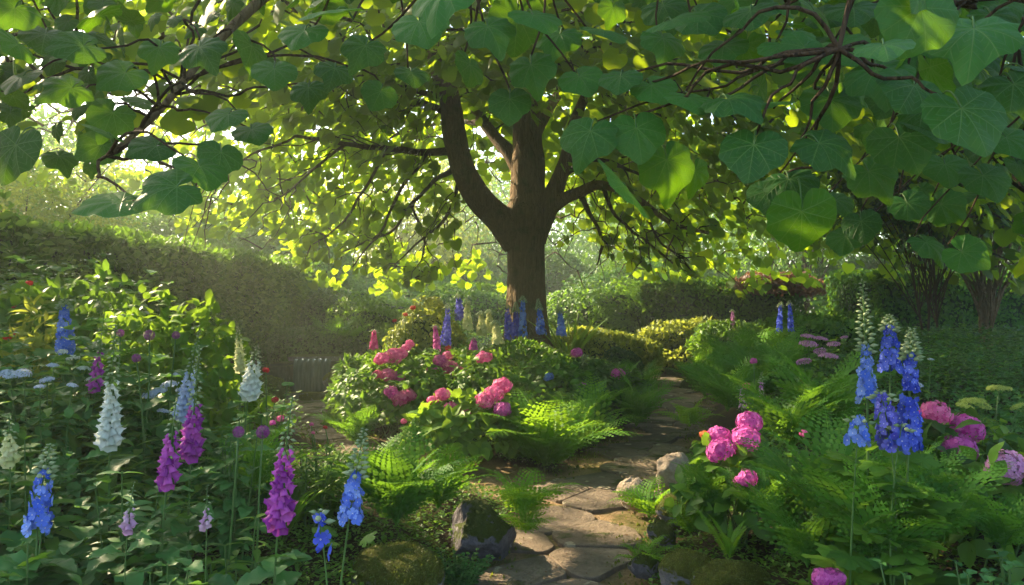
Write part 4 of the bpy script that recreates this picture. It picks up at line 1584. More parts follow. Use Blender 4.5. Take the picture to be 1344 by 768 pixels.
# far trees that close the garden in
TREES = [
    (-12.8, 11.0, 6.0, 2.7, 'leaf_yellow', 'yellow-green lit tree looking over the near end of the tall hedge', .105),
    (-10.2, 15.2, 4.9, 2.3, 'leaf_yellow', 'bushy yellow-green tree peeping over the tall hedge under the canopy', .10),
    (-13.0, 19.0, 6.6, 3.4, 'leaf', 'green tree behind the middle of the tall hedge', .15),
    (-10.5, 27.0, 8.0, 4.0, 'leaf', 'hazy tree behind the far end of the tall hedge', .17),
    (-5.0, 33.0, 9.0, 4.4, 'leaf_yellow', 'pale misty tree deep behind the waterfall', .2),
    (0.8, 37.0, 9.5, 4.6, 'leaf', 'misty tree straight behind the big trunk', .2),
    (6.5, 32.0, 9.0, 4.4, 'leaf', 'tree in soft light beyond the dark hedge', .2),
    (10.0, 25.0, 8.0, 3.4, 'leaf', 'leafy tree behind the copper leaved shrub', .16),
    (14.5, 20.5, 8.5, 3.8, 'leaf_dark', 'dark tree behind the overgrown hedge', .16),
    (19.0, 26.0, 10.0, 4.8, 'leaf_dark', 'tall dark tree far off at the right edge', .2),
    (-18.0, 27.0, 8.0, 4.6, 'leaf_yellow', 'large lit tree far beyond the hedge at the left edge', .2),
    (-12.0, 38.0, 10.0, 5.0, 'leaf', 'faint tree in the mist left of centre', .22),
    (13.0, 36.0, 10.0, 5.0, 'leaf', 'faint tree far off right of centre', .22),
    (-3.0, 45.0, 11.0, 5.5, 'leaf', 'faintest tree on the horizon left of the trunk', .25),
    (6.0, 46.0, 11.0, 5.5, 'leaf', 'faintest tree on the horizon right of the trunk', .25),
]
for k, (x_, y_, h_, c_, mk, lb, lf) in enumerate(TREES):
    crown_tree('garden_tree', (x_, y_, gz(x_, y_) - .1), h_, c_, lb, 40 + k, mk, 17000 if x_ < -8 and y_ < 20 else 9000, lf, .16, group='trees that close the garden in', lowc=.06 if y_ > 22 else .2, ncl=70)
# the little dark tree with bare forked stems at the right
c = at(1292, 445, 13.0)
crown_tree('forked_tree', (c[0], c[1], gz(c[0], c[1])), 5.2, 2.2, 'small multi-stemmed tree with bare leaning trunks under dark leaves', 77, 'leaf_dark', 8000, .13, .07, lowc=.42, ncl=50, bark='bark', nstem=4)
c = at(1215, 440, 13)
crown_tree('forked_tree', (c[0], c[1], gz(c[0], c[1])), 4.6, 1.7, 'thin-stemmed young tree in the shade beside the overgrown hedge', 78, 'leaf_dark', 5000, .13, .045, lowc=.45, ncl=40, nstem=3)

# ------------------------------------------------------------------ the little waterfall
wf = at(411, 500, 13.2)
wz = gz(wf[0], wf[1])
base = np.array([wf[0], wf[1], 0.0])
e = empty('waterfall', base, 'little waterfall over a dark stone lip into a paved basin', 'water feature')
e.scale = (1.15, 1.15, 1.15)


def slab(name, cx, cy_, z0, sx, sy, sz, mat, parent, seed=0):
    import bmesh
    bm = bmesh.new()
    bmesh.ops.create_cube(bm, size=1)
    for v in bm.verts: v.co = (v.co.x * sx, v.co.y * sy, v.co.z * sz + sz / 2)
    bmesh.ops.bevel(bm, geom=bm.edges[:], offset=min(sx, sy, sz) * .12, segments=2, affect='EDGES')
    bmesh.ops.subdivide_edges(bm, edges=bm.edges[:], cuts=2, use_grid_fill=True)
    for v in bm.verts:
        q = np.array(v.co[:])
        k = float(vn(q + seed, 6.0)) * .012
        v.co = (q[0] + k, q[1] + k, q[2] + k * .7)
    me = bpy.data.meshes.new(name)
    bm.to_mesh(me); bm.free()
    me.materials.append(mat)
    o = bpy.data.objects.new(name, me)
    COL.objects.link(o)
    o.location = (cx, cy_, z0)
    if parent: o.parent = parent
    return o


slab('back_wall', 0, .45, 0, 1.0, .4, .52, M['rock_dark'], e, 1)
slab('stone_lip', 0, .28, .535, .80, .55, .07, M['rock'], e, 2)
slab('side_stone', -.52, .15, 0, .34, .5, .50, M['rock_dark'], e, 3)
slab('side_stone', .53, .12, 0, .34, .5, .46, M['rock_moss'], e, 4)
b = MB()
nx_ = 26
V, lo, sz = [], [], []
for k in range(nx_):
    u = k / (nx_ - 1)
    for m in range(8):
        v_ = m / 7
        V.append((-.29 + u * .58, -.02 - .10 * v_ ** .5 + .012 * math.sin(u * 40 + v_ * 3), .575 - .56 * v_ ** 1.3))
for k in range(nx_ - 1):
    for m in range(7):
        a_ = k * 8 + m
        lo += [a_, a_ + 8, a_ + 9, a_ + 1]; sz.append(4)
b.add(V, lo, sz)
b.build('falling_water', M['water'], e)
slab('basin_edge', 0, -.62, 0, 1.5, .2, .12, M['rock_moss'], e, 6)
slab('basin_water', 0, -.25, 0, 1.3, .6, .075, M['pool'], e, 0)

# ------------------------------------------------------------------ boulders
def bould(px, py, D, rx, ry, rz, mat, label, seed, **kw):
    p = at(px, py, D)
    return boulder('boulder', p, rx, ry, rz, M[mat], label, seed, **kw)


bould(624, 702, 4.95, .27, .28, .27, 'rock', 'large grey boulder with a mossy crown left of the path', 31, rough=.20, rotz=.3, angular=.95, sub=6)
bould(522, 762, 3.9, .25, .25, .17, 'rock_moss', 'low rounded boulder thick with yellow moss at the bottom edge', 5, rough=.12)
bould(882, 622, 5.75, .15, .12, .17, 'rock_pale', 'pale upright stone catching the sun right of the path', 8, rough=.25, angular=.9)
bould(832, 650, 5.75, .12, .10, .15, 'rock_pale', 'smaller pale stone behind the sunlit fern', 9, rough=.2, angular=.9)
bould(888, 668, 5.1, .17, .15, .12, 'rock_moss', 'mossy brown stone at the path edge below the pale stone', 11, rough=.2, angular=.6)
bould(848, 742, 4.35, .10, .10, .09, 'rock', 'small grey stone half under fern at the right of the path', 13, rough=.2, angular=.8)
bould(905, 752, 3.95, .17, .14, .11, 'rock_moss', 'mossy boulder at the bottom edge right of the path', 15, rough=.16)
bould(962, 766, 3.8, .20, .16, .10, 'rock_moss', 'flat mossy boulder in front of the small upright fern', 17, rough=.15)
bould(868, 700, 4.85, .10, .12, .09, 'rock', 'brown streaked stone on the right path edge', 18, rough=.25, angular=.8)
bould(848, 484, 16.9, .40, .35, .22, 'moss', 'mossy hummock at the left of the path end', 19, rough=.10)
bould(893, 489, 16.6, .33, .3, .26, 'moss', 'mossy hummock at the right of the path end', 20, rough=.10)
bould(912, 512, 14.2, .27, .3, .26, 'moss', 'mossy hummock on the right side of the path nearer than the others', 21, rough=.12)
bould(815, 470, 15.6, .30, .25, .30, 'moss', 'dark mossy hummock beside the golden mound', 22, rough=.10)
bould(352, 520, 12.5, .36, .3, .34, 'moss', 'mossy rock left of the little waterfall', 23, rough=.15)
bould(452, 555, 10.6, .22, .2, .15, 'moss', 'mossy rock between the paving and the pink flowered bed', 25, rough=.15)
bould(447, 505, 13.0, .30, .3, .28, 'rock_moss', 'rock at the right foot of the little waterfall', 26, rough=.2)

# ------------------------------------------------------------------ undergrowth of the beds
def field(name, n, xr, yr, zf, T_, size, matk, seed, thin=1, flat=.25, label='', up=.7, low=.35):
    """leafy ground cover: leaves from the soil up to height zf(x, y)"""
    r = np.random.default_rng(seed)
    x = r.uniform(*xr, n * 3); y = r.uniform(*yr, n * 3)
    H = zf(x, y)
    for fx, fy, fr in (LOWER if thin else ()):
        H = H * (1 - .78 * (1 - ss(np.hypot(x - fx, y - fy), fr * .5, fr)))
    ok = H > .03
    x, y, H = x[ok][:n], y[ok][:n], H[ok][:n]
    m = len(x)
    z = hgt(x, y) + H * (low + (1 - low) * r.random(m) ** .55)
    P_ = np.stack([x, y, z], 1)
    az = r.uniform(0, 2 * math.pi, m)
    out = np.stack([np.cos(az), np.sin(az), az * 0], 1)
    rot = frames(out + [0, 0, flat] + r.normal(size=(m, 3)) * .3, np.tile([0, 0, 1.], (m, 1)) + r.normal(size=(m, 3)) * (1 - up))
    ok = ~covers(P_, CLEAR, .35)
    P_, rot = P_[ok], rot[ok]
    m = len(P_)
    o = MB().scatter(T_, P_, rot, size * r.uniform(.55, 1.25, m), r.random(m)).build(name, M[matk])
    return tag(o, label, 'ground cover', kind='stuff')


def pd(x, y):
    return np.minimum(path_d(x, y, PATH), path_d(x, y, SIDE))


def noise2(x, y, s_, seed=0.):
    return vn(np.stack([x, y, x * 0], -1), s_, seed)


def z_left(x, y):         # left bed: tall towards the hedge
    side = (x > -5.5)
    h = .40 + .17 * (y - 2.5) + .12 * ss(-x, 1, 3) + .16 * noise2(x, y, 1.6) + .06 * noise2(x, y, 4)
    h = h * ss(-(x + .33 * y), -.15, .28 * y)
    return np.where(side & (pd(x, y) > .25), h, 0)


def z_left_low(x, y):
    side = (x < path_x(y) - .62) & (y < 6.3)
    h = .16 + .08 * noise2(x, y, 2.5)
    return np.where(side & (pd(x, y) > .18), h, 0)


def path_x(y):
    return np.interp(y, PATH[:, 1], PATH[:, 0])


def z_right(x, y):
    side = x > path_x(y)
    d = pd(x, y)
    h = ss(d, .15, 1.2) * (.26 + .06 * (y - 3)) + .10 * noise2(x, y, 1.7, 2) * ss(d, .2, .8) + .05 * noise2(x, y, 5)
    return np.where(side & (d > .12), np.clip(h, 0, .75), 0)


def z_centre(x, y):
    side = (x < path_x(y)) & (y > 7.3) & (y < 14) & (x > np.interp(y, SIDE[:, 1], SIDE[:, 0]))
    d = pd(x, y)
    h = ss(d, .1, .9) * .42 + .08 * noise2(x, y, 2.2, 4)
    return np.where(side & (d > .10), h, 0)


def z_back(x, y):
    d = pd(x, y)
    return np.where((d > .3) & (y > 12), .28 + .12 * noise2(x, y, .9, 5), 0)


def sprigs(name, n, xr, yr, zf, T_, size, matk, seed, label, pairs=4):
    """ground cover of upright sprigs: each a stem with crossed pairs of leaves, larger below"""
    r = np.random.default_rng(seed)
    x = r.uniform(*xr, n * 4); y = r.uniform(*yr, n * 4)
    H = zf(x, y)
    for fx, fy, fr in LOWER:
        H = H * (1 - .78 * (1 - ss(np.hypot(x - fx, y - fy), fr * .5, fr)))
    ok = H > .12
    x, y, H = x[ok][:n], y[ok][:n], H[ok][:n]
    m = len(x)
    H = H * r.uniform(.75, 1.25, m)
    sz = size * r.uniform(.55, 1.25, m) * (.8 + .5 * noise2(x, y, 1.3, seed))
    sz = np.clip(sz, size * .4, size * 1.5)
    base = np.stack([x, y, hgt(x, y)], 1)
    lean = r.normal(size=(m, 3)) * [.12, .12, 0] * H[:, None] * 1.5
    az0 = r.uniform(0, 6.28, m)
    b = MB()
    tone = r.random(m) * .6
    for k in range(pairs):
        f = 1 - .55 * k / pairs if pairs > 1 else 1
        for s_ in (0, 1):
            az = az0 + k * 1.57 + s_ * math.pi + r.normal(size=m) * .2
            out = np.stack([np.cos(az), np.sin(az), az * 0], 1)
            P_ = base + lean * f + np.array([0, 0, 1.]) * (H * f)[:, None] + out * .006
            ok = ~covers(P_, CLEAR, .35)
            rise = .55 - .28 * k
            rot = frames(out + [0, 0, rise] + r.normal(size=(m, 3)) * .12, np.tile([0, 0, 1.], (m, 1)) + r.normal(size=(m, 3)) * .15)
            s2 = sz * (.62 + .16 * k)
            b.scatter(T_, P_[ok], rot[ok], s2[ok], (tone + .4 * r.random(m))[ok])
    o = b.build(name, M[matk])
    return tag(o, label, 'ground cover', kind='stuff')


def edge_moss(n, seed):
    r = np.random.default_rng(seed)
    x = r.uniform(-4.5, 4.6, n * 6); y = r.uniform(1.5, 17, n * 6)
    d = pd(x, y)
    ok = (np.abs(d + .02) < .16 * (r.random(len(d)) + .3)) & (noise2(x, y, 2.2, 3) > -.35)
    x, y = x[ok][:n], y[ok][:n]
    m = len(x)
    out = unit(r.normal(size=(m, 3)) * [1, 1, .2])
    P_ = np.stack([x, y, hgt(x, y) + .02], 1)
    o = MB().scatter(TINY, P_, frames(out * .6 + [0, 0, 1.], out + [0, 0, .3]), r.uniform(.015, .04, m), r.random(m)).build('moss', M['moss_leaf'])
    tag(o, 'tufts of moss and tiny grass along the path edges and joints', 'moss', kind='stuff')


edge_moss(14000, 90)
# litter of small leaves and crumbs on the sandy path
r = np.random.default_rng(91)
n_ = 2600
x = r.uniform(-3.5, 3.8, n_ * 5); y = r.uniform(3, 13, n_ * 5)
ok = pd(x, y) < .15
x, y = x[ok][:n_], y[ok][:n_]
m = len(x)
P_ = np.stack([x, y, hgt(x, y) * .4 + .040], 1)
o = MB().scatter(TINY, P_, frames(unit(r.normal(size=(m, 3)) * [1, 1, .1]), np.tile([0, 0, 1.], (m, 1)) + r.normal(size=(m, 3)) * .2), r.uniform(.006, .022, m), r.random(m)).build('leaf_litter', M['copper'])
tag(o, 'scattered dry leaf crumbs on the path', 'leaf litter', kind='stuff')

# ------------------------------------------------------------------ ferns
fern(716, 616, None, .80, 'great lush fern glowing in the sun at the front of the centre bed', 'lady', 26, 1.0)
fern(672, 606, None, .44, 'bright fern at the left front of the centre bed beside the pink hydrangeas', 'lady', 15, 1.1)
fern(762, 590, None, .66, 'fern at the right front of the centre bed arching over the path', 'lady', 17, 1.2)
fern(530, 672, 4.6, .43, 'dense dark green fern behind the moss-topped boulder', 'lady_cool', 26, .75)
fern(520, 690, 4.4, .50, 'spreading green fern right behind the moss-topped boulder, nearer than the dense one', 'lady_cool', 18, .8)
fern(490, 655, 4.7, .42, 'green fern between the blue spire and the dense fern', 'lady_cool', 16, .9)
fern(575, 668, 4.8, .40, 'fern leaning over the left side of the grey boulder', 'lady_cool', 14, 1.0)
fern(688, 676, 5.0, .36, 'fresh green fern at the path just right of the grey boulder', 'low', 18, 1.0)
fern(690, 700, 4.75, .26, 'small fern drooping onto the flagstones', 'low', 10, 1.2)
fern(852, 680, 5.3, .30, 'sunlit yellow-green fern before the pale stone', 'low', 13, .9)
fern(845, 745, 4.4, .22, 'small fern between the little stones at the bottom of the path', 'low', 11, 1.0)
fern(935, 672, 4.4, .30, 'spreading fern below the magenta hydrangea', 'lady', 14, 1.1)
fern(958, 733, 3.9, .27, 'small upright fern with tongue-shaped fronds on the mossy rocks', 'sword', 7, .35)
fern(1005, 682, 4.1, .32, 'fern right below the lowest magenta flower head', 'lady', 13, 1.0)
fern(905, 700, 4.6, .26, 'low fern creeping over the path edge stones', 'low', 10, 1.2)
fern(1085, 690, 3.5, .50, 'large fern with long combed fronds left of the blue spires', 'lady', 15, .95)
fern(1150, 742, 3.0, .42, 'fern with broad fronds at the bottom below the blue spires', 'lady', 12, 1.0)
fern(1060, 745, 3.3, .34, 'fern at the bottom edge left of the lone magenta head', 'lady', 11, 1.0)
fern(1238, 712, 3.1, .38, 'tall pointed fern standing between the hydrangea and the bottom edge', 'lady', 12, .6)
fern(1318, 722, 3.1, .32, 'fern at the right edge under the mauve hydrangea head', 'lady', 12, .7)
fern(1190, 672, 3.4, .36, 'arching fern right under the blue spires', 'lady', 12, 1.0)
fern(1040, 570, 5.2, .55, 'fern with one bright upright frond behind the magenta hydrangea', 'lady', 15, .75)
fern(1085, 545, 5.4, .60, 'big fern behind and left of the tallest blue spire', 'lady_cool', 16, .8)
fern(955, 540, 7.8, .62, 'dark green fern on the right bank of the path', 'lady', 16, .9)
fern(1000, 520, 8.2, .66, 'feathery fern behind the small purple flowers', 'lady', 16, .8)
fern(925, 520, 9.5, .62, 'fern high on the right path bank in shade', 'lady', 15, .9)
fern(965, 495, 10.0, .70, 'fern in the middle of the right bank behind the others', 'lady', 15, .7)
fern(1030, 500, 8.6, .66, 'tall feathery fern left of the mauve flat flowers', 'lady', 15, .7)
fern(1010, 475, 11, .70, 'farthest fern of the right bank below the blue pair', 'lady', 14, .7)
fern(905, 560, 8.0, .42, 'low fern hanging over the right edge of the path', 'low', 12, 1.2)
fern(835, 560, 8.9, .60, 'dark fern arching onto the path at the right foot of the centre bed', 'lady_cool', 16, 1.1)
fern(815, 530, 9.8, .60, 'dark fern on the shaded right flank of the centre bed', 'lady_cool', 16, 1.0)
fern(845, 525, 10.6, .50, 'small dark fern near the back of the centre bed by the path', 'lady_cool', 14, 1.1)
fern(780, 560, 8.6, .55, 'fern on the right flank between the lush fern and the path', 'lady_cool', 15, 1.0)
fern(470, 585, 8.3, .50, 'fern at the left foot of the centre bed by the paving', 'lady_cool', 14, 1.1)
fern(440, 470, 14.5, .80, 'misty fern over the right side of the little waterfall', 'lady', 14, .9)
fern(335, 640, 3.9, .36, 'dark little fern deep in the left bed', 'lady_cool', 10, .9)
fern(130, 480, 5.2, .45, 'pale fern-leaved plant behind the white foxglove', 'lady_cool', 12, .8)
fern(60, 440, 5.6, .55, 'light feathery plant beside the tall blue spire at the left', 'lady', 13, .6)


# ------------------------------------------------------------------ spires
def sp(name, bp, tp, D, kind, mats, label, cat, f0px, dd=0.0, **kw):
    """base pixel column bp at ground, top pixel tp, first blossom at pixel row f0px"""
    tip = at(tp[0], tp[1], D + dd)
    a0 = at(bp, 500, D)
    base = np.array([a0[0], D, gz(a0[0], D)])
    fz = 1.7 + (395 - f0px) / F * D
    f0 = float(np.clip((fz - base[2]) / (tip[2] - base[2]), .05, .95))
    return spike(name, base, tip, f0, kind, mats, label, cat, **kw)


FG = 'foxgloves in the left bed'
P1 = [M['purple'], M['purple']]
W1 = [M['white'], M['white']]
B1 = [M['blue'], M['eye']]
B2 = [M['blue_light'], M['eye']]
sp('foxglove', 358, (384, 520), 2.45, 'bell', P1, 'large magenta-purple foxglove nearest the middle, leaning right', 'foxglove', 682, n=34, size=.040, radius=.036, buds=.42, group=FG, stemr=.006, leafy=18)
sp('foxglove', 250, (262, 455), 2.95, 'bell', P1, 'tall purple foxglove with a long pale budded tip', 'foxglove', 592, n=30, size=.042, radius=.036, buds=.55, group=FG, leafy=18)
sp('foxglove', 212, (232, 522), 2.85, 'bell', P1, 'purple foxglove at the left foot of the taller purple one', 'foxglove', 624, n=22, size=.040, radius=.034, buds=.42, group=FG, leafy=14)
sp('foxglove', 150, (152, 425), 3.1, 'bell', W1, 'big creamy white foxglove, the whitest and largest in the left bed', 'foxglove', 575, n=38, size=.044, radius=.040, buds=.5, group=FG, leafy=18, taper=.8)
sp('foxglove', 215, (262, 432), 3.9, 'bell', [M['blue_pale']] * 2, 'pale lilac-white spire behind the purple foxgloves', 'foxglove', 540, n=30, size=.042, radius=.04, buds=.5, group=FG, leafy=12)
sp('foxglove', 322, (338, 452), 4.2, 'bell', W1, 'short white foxglove by itself left of the waterfall', 'foxglove', 512, n=26, size=.050, radius=.055, buds=.35, group=FG, leafy=12)
sp('foxglove', 112, (138, 405), 4.1, 'bell', P1, 'thin half-open purple foxglove beside the tall blue spire', 'foxglove', 505, n=18, size=.038, radius=.028, buds=.55, group=FG, leafy=12)
sp('foxglove', 186, (176, 632), 2.5, 'bell', [M['purple_pale']] * 2, 'small pale foxglove just opening, low between blue and purple spires', 'foxglove', 690, n=9, size=.026, radius=.02, buds=.6, group=FG, leafy=10, stemr=.004)
sp('foxglove', 268, (272, 636), 2.6, 'bell', [M['purple_pale']] * 2, 'smallest pale pink foxglove under the tall purple one', 'foxglove', 685, n=7, size=.022, radius=.016, buds=.6, group=FG, leafy=10, stemr=.004)
sp('foxglove', 298, (312, 428), 5.0, 'bell', [M['cream']] * 2, 'slim yellow-cream spire before the tall hedge', 'foxglove', 480, n=34, size=.034, radius=.03, buds=.3, group=FG, leafy=8)
sp('foxglove', 8, (12, 545), 2.9, 'bell', [M['cream']] * 2, 'pale green-cream spire cut by the left edge', 'foxglove', 600, n=16, size=.034, radius=.03, buds=.4, group=FG, leafy=10)
LF = (LOBED, M['leaf'])
DG = 'delphiniums and blue spires'
sp('delphinium', 88, (66, 582), 2.55, 'delph', B2, 'light blue delphinium low at the left edge of the bed', 'delphinium', 692, n=46, size=.046, radius=.036, buds=.32, group=DG, foliage=LF, leaf_size=.12, leafy=16, taper=.4)
sp('delphinium', 432, (478, 562), 2.45, 'delph', B2, 'light blue delphinium leaning right beside the dense fern', 'delphinium', 684, n=44, size=.044, radius=.036, buds=.45, group=DG, foliage=LF, leaf_size=.13, leafy=20, taper=.7)
sp('delphinium', 410, (418, 668), 2.3, 'delph', B1, 'short delphinium with only two open blue flowers', 'delphinium', 724, n=9, size=.052, radius=.012, buds=.15, group=DG, foliage=LF, leaf_size=.12, leafy=16, taper=.2)
sp('delphinium', 78, (84, 392), 4.5, 'delph', B2, 'deep blue delphinium standing tall against the left hedge', 'delphinium', 462, n=90, size=.050, radius=.048, buds=.14, group=DG, foliage=LF, leaf_size=.12, leafy=12)
sp('delphinium', 1130, (1132, 366), 3.1, 'delph', B2, 'tallest blue delphinium of the right bed with a long green budded tip', 'delphinium', 532, n=48, size=.048, radius=.038, buds=.52, group=DG, foliage=LF, leaf_size=.16, leafy=24, stemr=.008)
sp('delphinium', 1186, (1197, 430), 3.0, 'delph', B1, 'thick deep blue delphinium at the right of the trio', 'delphinium', 586, n=100, size=.048, radius=.040, buds=.22, group=DG, foliage=LF, leaf_size=.16, leafy=24, taper=.45, stemr=.008)
sp('delphinium', 1160, (1167, 412), 3.9, 'delph', B1, 'dark blue delphinium behind and between the two tall ones', 'delphinium', 485, n=60, size=.052, radius=.052, buds=.22, group=DG, foliage=LF, leaf_size=.15, leafy=16)
sp('delphinium', 1152, (1156, 512), 2.95, 'delph', [M['violet'], M['eye']], 'short broad violet-blue delphinium in front of the tall trio', 'delphinium', 590, n=56, size=.046, radius=.050, buds=.08, group=DG, foliage=LF, leaf_size=.15, leafy=20, taper=.4)
sp('delphinium', 1112, (1128, 545), 2.95, 'delph', B2, 'light blue side spire at the left foot of the violet-blue one', 'delphinium', 582, n=26, size=.046, radius=.04, buds=.1, group=DG, foliage=LF, leaf_size=.14, leafy=12, taper=.3)
sp('delphinium', 1180, (1184, 556), 2.9, 'delph', B1, 'few blue blossoms hanging lowest beside the hydrangea', 'delphinium', 592, n=12, size=.048, radius=.03, buds=.1, group=DG, leafy=6, taper=.3)
for i_, (bx, tx, ty, fy, D, mt, lb) in enumerate([
    (663, 664, 398, 446, 11.6, 'violet', 'blue spire at the left foot of the big trunk'),
    (675, 677, 396, 440, 11.9, 'violet', 'blue spire before the middle of the big trunk, second from its left'),
    (686, 686, 388, 442, 11.8, 'blue_light', 'tallest and fullest blue spire before the big trunk'),
    (708, 706, 392, 438, 12.0, 'blue_light', 'blue spire with a long pale tip at the right edge of the trunk'),
    (733, 733, 398, 440, 12.0, 'blue_light', 'lone blue spire just clear of the trunk on its right'),
    (586, 588, 398, 452, 10.6, 'violet', 'violet-blue spire left of the white spires'),
    (606, 601, 386, 420, 11.4, 'violet', 'violet-blue spire farther back beside the golden bush'),
    (1021, 1025, 396, 436, 11.5, 'blue', 'left of the two far blue spires near the copper shrub'),
    (1035, 1036, 394, 436, 11.6, 'blue', 'right and brighter of the two far blue spires near the copper shrub')]):
    sp('delphinium', bx, (tx, ty), D, 'lo', [M[mt], M['eye']], lb, 'delphinium', fy, n=90, size=.07 if bx < 1000 else .055, radius=.07 if bx < 1000 else .045, buds=.28 if i_ in (1, 3, 4) else .12, group=DG, foliage=(LANCE, M['leaf']), leaf_size=.2, leafy=20)
for bx, tx, ty, fy, D, mt, lb in [
    (491, 491, 432, 458, 9.2, 'pink', 'slim pink spire leaning left over the centre bed'),
    (573, 571, 426, 460, 9.8, 'magenta', 'magenta spire beside the violet-blue one'),
    (624, 622, 443, 458, 9.6, 'magenta', 'tiny magenta spire below the white spires'),
    (961, 961, 406, 432, 14.0, 'mauve', 'single dusky pink spire far back right of the topiary')]:
    sp('lupin', bx, (tx, ty), D, 'lo', [M[mt], M['eye']], lb, 'lupin', fy, n=80, size=.055, radius=.045, buds=.08, group='pink and magenta spires', foliage=(LANCE, M['leaf']), leaf_size=.16, leafy=16, budmat='bud')
for bx, tx, ty, fy, D, lb in [
    (612, 613, 392, 432, 10.9, 'tallest cream-white spire left of the trunk'),
    (632, 631, 408, 440, 11.0, 'cream-white spire, the shorter middle one of three'),
    (642, 642, 406, 436, 11.2, 'cream-white spire nearest the trunk'),
    (651, 650, 420, 450, 10.4, 'small pale spire before the left foot of the trunk')]:
    sp('lupin', bx, (tx, ty), D, 'lo', [M['cream'], M['cream']], lb, 'lupin', fy, n=80, size=.075, radius=.07, buds=.15, group='cream-white spires', foliage=(LANCE, M['leaf_yellow']), leaf_size=.18, leafy=16)
for bx, tx, ty, fy, D, mt, lb in [
    (993, 1000, 488, 530, 6.4, 'mauve', 'thin mauve-pink spire among purple drumstick flowers'),
    (975, 972, 500, 535, 6.6, 'purple_pale', 'thin faded spire left of the purple drumstick flowers')]:
    sp('lupin', bx, (tx, ty), D, 'lo', [M[mt], M['eye']], lb, 'lupin', fy, n=26, size=.035, radius=.03, buds=.3, group='thin spires of the right bed', foliage=(LANCE, M['leaf']), leaf_size=.12, leafy=16)

# ------------------------------------------------------------------ round-headed flowers
AG = 'purple alliums'
for px, py, D, rr, lb in [
    (158, 437, 4.1, .021, 'purple allium left of the white foxglove tip, highest on the left'),
    (196, 440, 4.1, .029, 'round purple allium on a bare stalk, middle of the back three'),
    (231, 440, 4.3, .022, 'small purple allium, right one of the back three'),
    (179, 470, 3.9, .022, 'dark purple allium lower than the back three'),
    (313, 567, 2.9, .022, 'purple allium right of the tall purple foxglove'),
    (345, 567, 3.1, .027, 'purple allium just left of the nearest foxglove tip')]:
    allium(px, py, D, rr, lb, AG)
for px, py, D, rr, kd, lb in [
    (989, 474, 6.6, .034, 'magenta', 'small round purple-pink flower, highest of the drumsticks by the right bank'),
    (980, 507, 6.3, .038, 'pink', 'round rose-pink drumstick flower over the magenta hydrangea'),
    (992, 525, 6.2, .022, 'magenta', 'tiny magenta drumstick flower right of the rose-pink one'),
    (1055, 569, 4.6, .028, 'pink2', 'small deep pink flower alone among leaves left of the blue spires'),
    (349, 486, 5.2, .024, 'red', 'red ball flower left of the waterfall, upper one'),
    (361, 525, 4.8, .023, 'red', 'red ball flower below the other beside the waterfall'),
    (368, 549, 4.4, .022, 'pink2', 'pink ball flower above the nearest foxglove, right one of a pair'),
    (358, 555, 4.4, .020, 'magenta', 'dull magenta ball flower of a pair above the nearest foxglove'),
    (409, 557, 5.2, .016, 'pink', 'little pink flower in front of the paving, left one'),
    (427, 561, 5.2, .016, 'red', 'little red flower in front of the paving, right one'),
    (411, 568, 5.1, .014, 'pink', 'lowest little pink flower in front of the paving'),
    (530, 553, 7.6, .034, 'pink', 'single pink ball low at the front left of the centre bed'),
    (10, 442, 5.0, .030, 'red', 'dull red flower in the shade at the left edge'),
    (20, 405, 5.6, .028, 'red', 'dull red flower higher in the shade at the left edge'),
    (38, 372, 6.1, .030, 'red', 'small red bloom against the hedge near the left edge'),
    (22, 437, 5.1, .022, 'red', 'small red flower beside the dull red one at the left edge')]:
    allium(px, py, D, rr, lb, 'small round flowers on stalks', kd)

# hydrangeas of the centre bed
flowering_shrub(515, 510, 9.0, .72, .6, .95, 'pink hydrangea bush at the left of the centre bed with clusters of rosy heads', [
    (501, 471, 'pink', .95, 0), (517, 467, 'pink2', 1.15, .1), (526, 464, 'pink', .9, .2), (496, 492, 'pink', .75, 0), (509, 492, 'pink2', .95, -.1), (523, 494, 'magenta', .85, 0), (514, 516, 'magenta', .95, -.4), (525, 524, 'pink2', 1.1, -.4), (536, 519, 'pink', 1.0, -.35), (534, 456, 'pink', .6, .4), (538, 451, 'pink2', .6, .5)], nleaf=1500, lsize=.10, hr=.100)
flowering_shrub(582, 500, 9.4, .62, .5, .95, 'smaller pink hydrangea in the middle of the centre bed', [
    (578, 474, 'magenta', 1.05, 0), (588, 468, 'pink', .9, .2), (591, 483, 'pink2', 1.2, 0), (567, 485, 'magenta', .85, 0), (554, 496, 'magenta', .75, -.1), (608, 484, 'pink', .5, 0), (588, 457, 'red', .45, .3)], nleaf=1100, lsize=.10, hr=.096)
flowering_shrub(612, 545, 7.6, .60, .45, .72, 'pink hydrangea with large pale sunlit leaves at the front of the centre bed', [
    (581, 518, 'pink', .95, 0), (568, 526, 'pink2', .75, 0), (592, 535, 'pink', .85, -.1), (611, 543, 'pink2', .75, -.1), (637, 526, 'pink', 1.15, -.2), (648, 517, 'pink2', 1.2, -.15), (660, 506, 'pink', 1.15, 0), (659, 538, 'magenta', 1.12, -.3)], nleaf=620, lsize=.15, leaf=(OVATE, 'leaf_lime'), hr=.086)
flowering_shrub(636, 490, 8.9, .45, .4, .9, 'hydrangea with one large pink head in front of the white spires', [(635, 470, 'pink', 1.25, 0)], nleaf=500, lsize=.1, hr=.08)
flowering_shrub(780, 505, 9.6, .70, .6, .75, 'dark-leaved bush at the right of the centre bed with three magenta heads', [
    (757, 463, 'magenta', 1.1, .3), (811, 491, 'magenta', 1.2, -.3), (764, 508, 'magenta', .95, -.6)], nleaf=1100, lsize=.12, leaf=(OVATE, 'leaf_dark'), hr=.075)
flowering_shrub(718, 505, 9.3, .6, .5, .78, 'green bush under the trunk with a single blue head', [(720, 495, 'bluehead', 1.0, -.3)], nleaf=1100, lsize=.10, hr=.065)
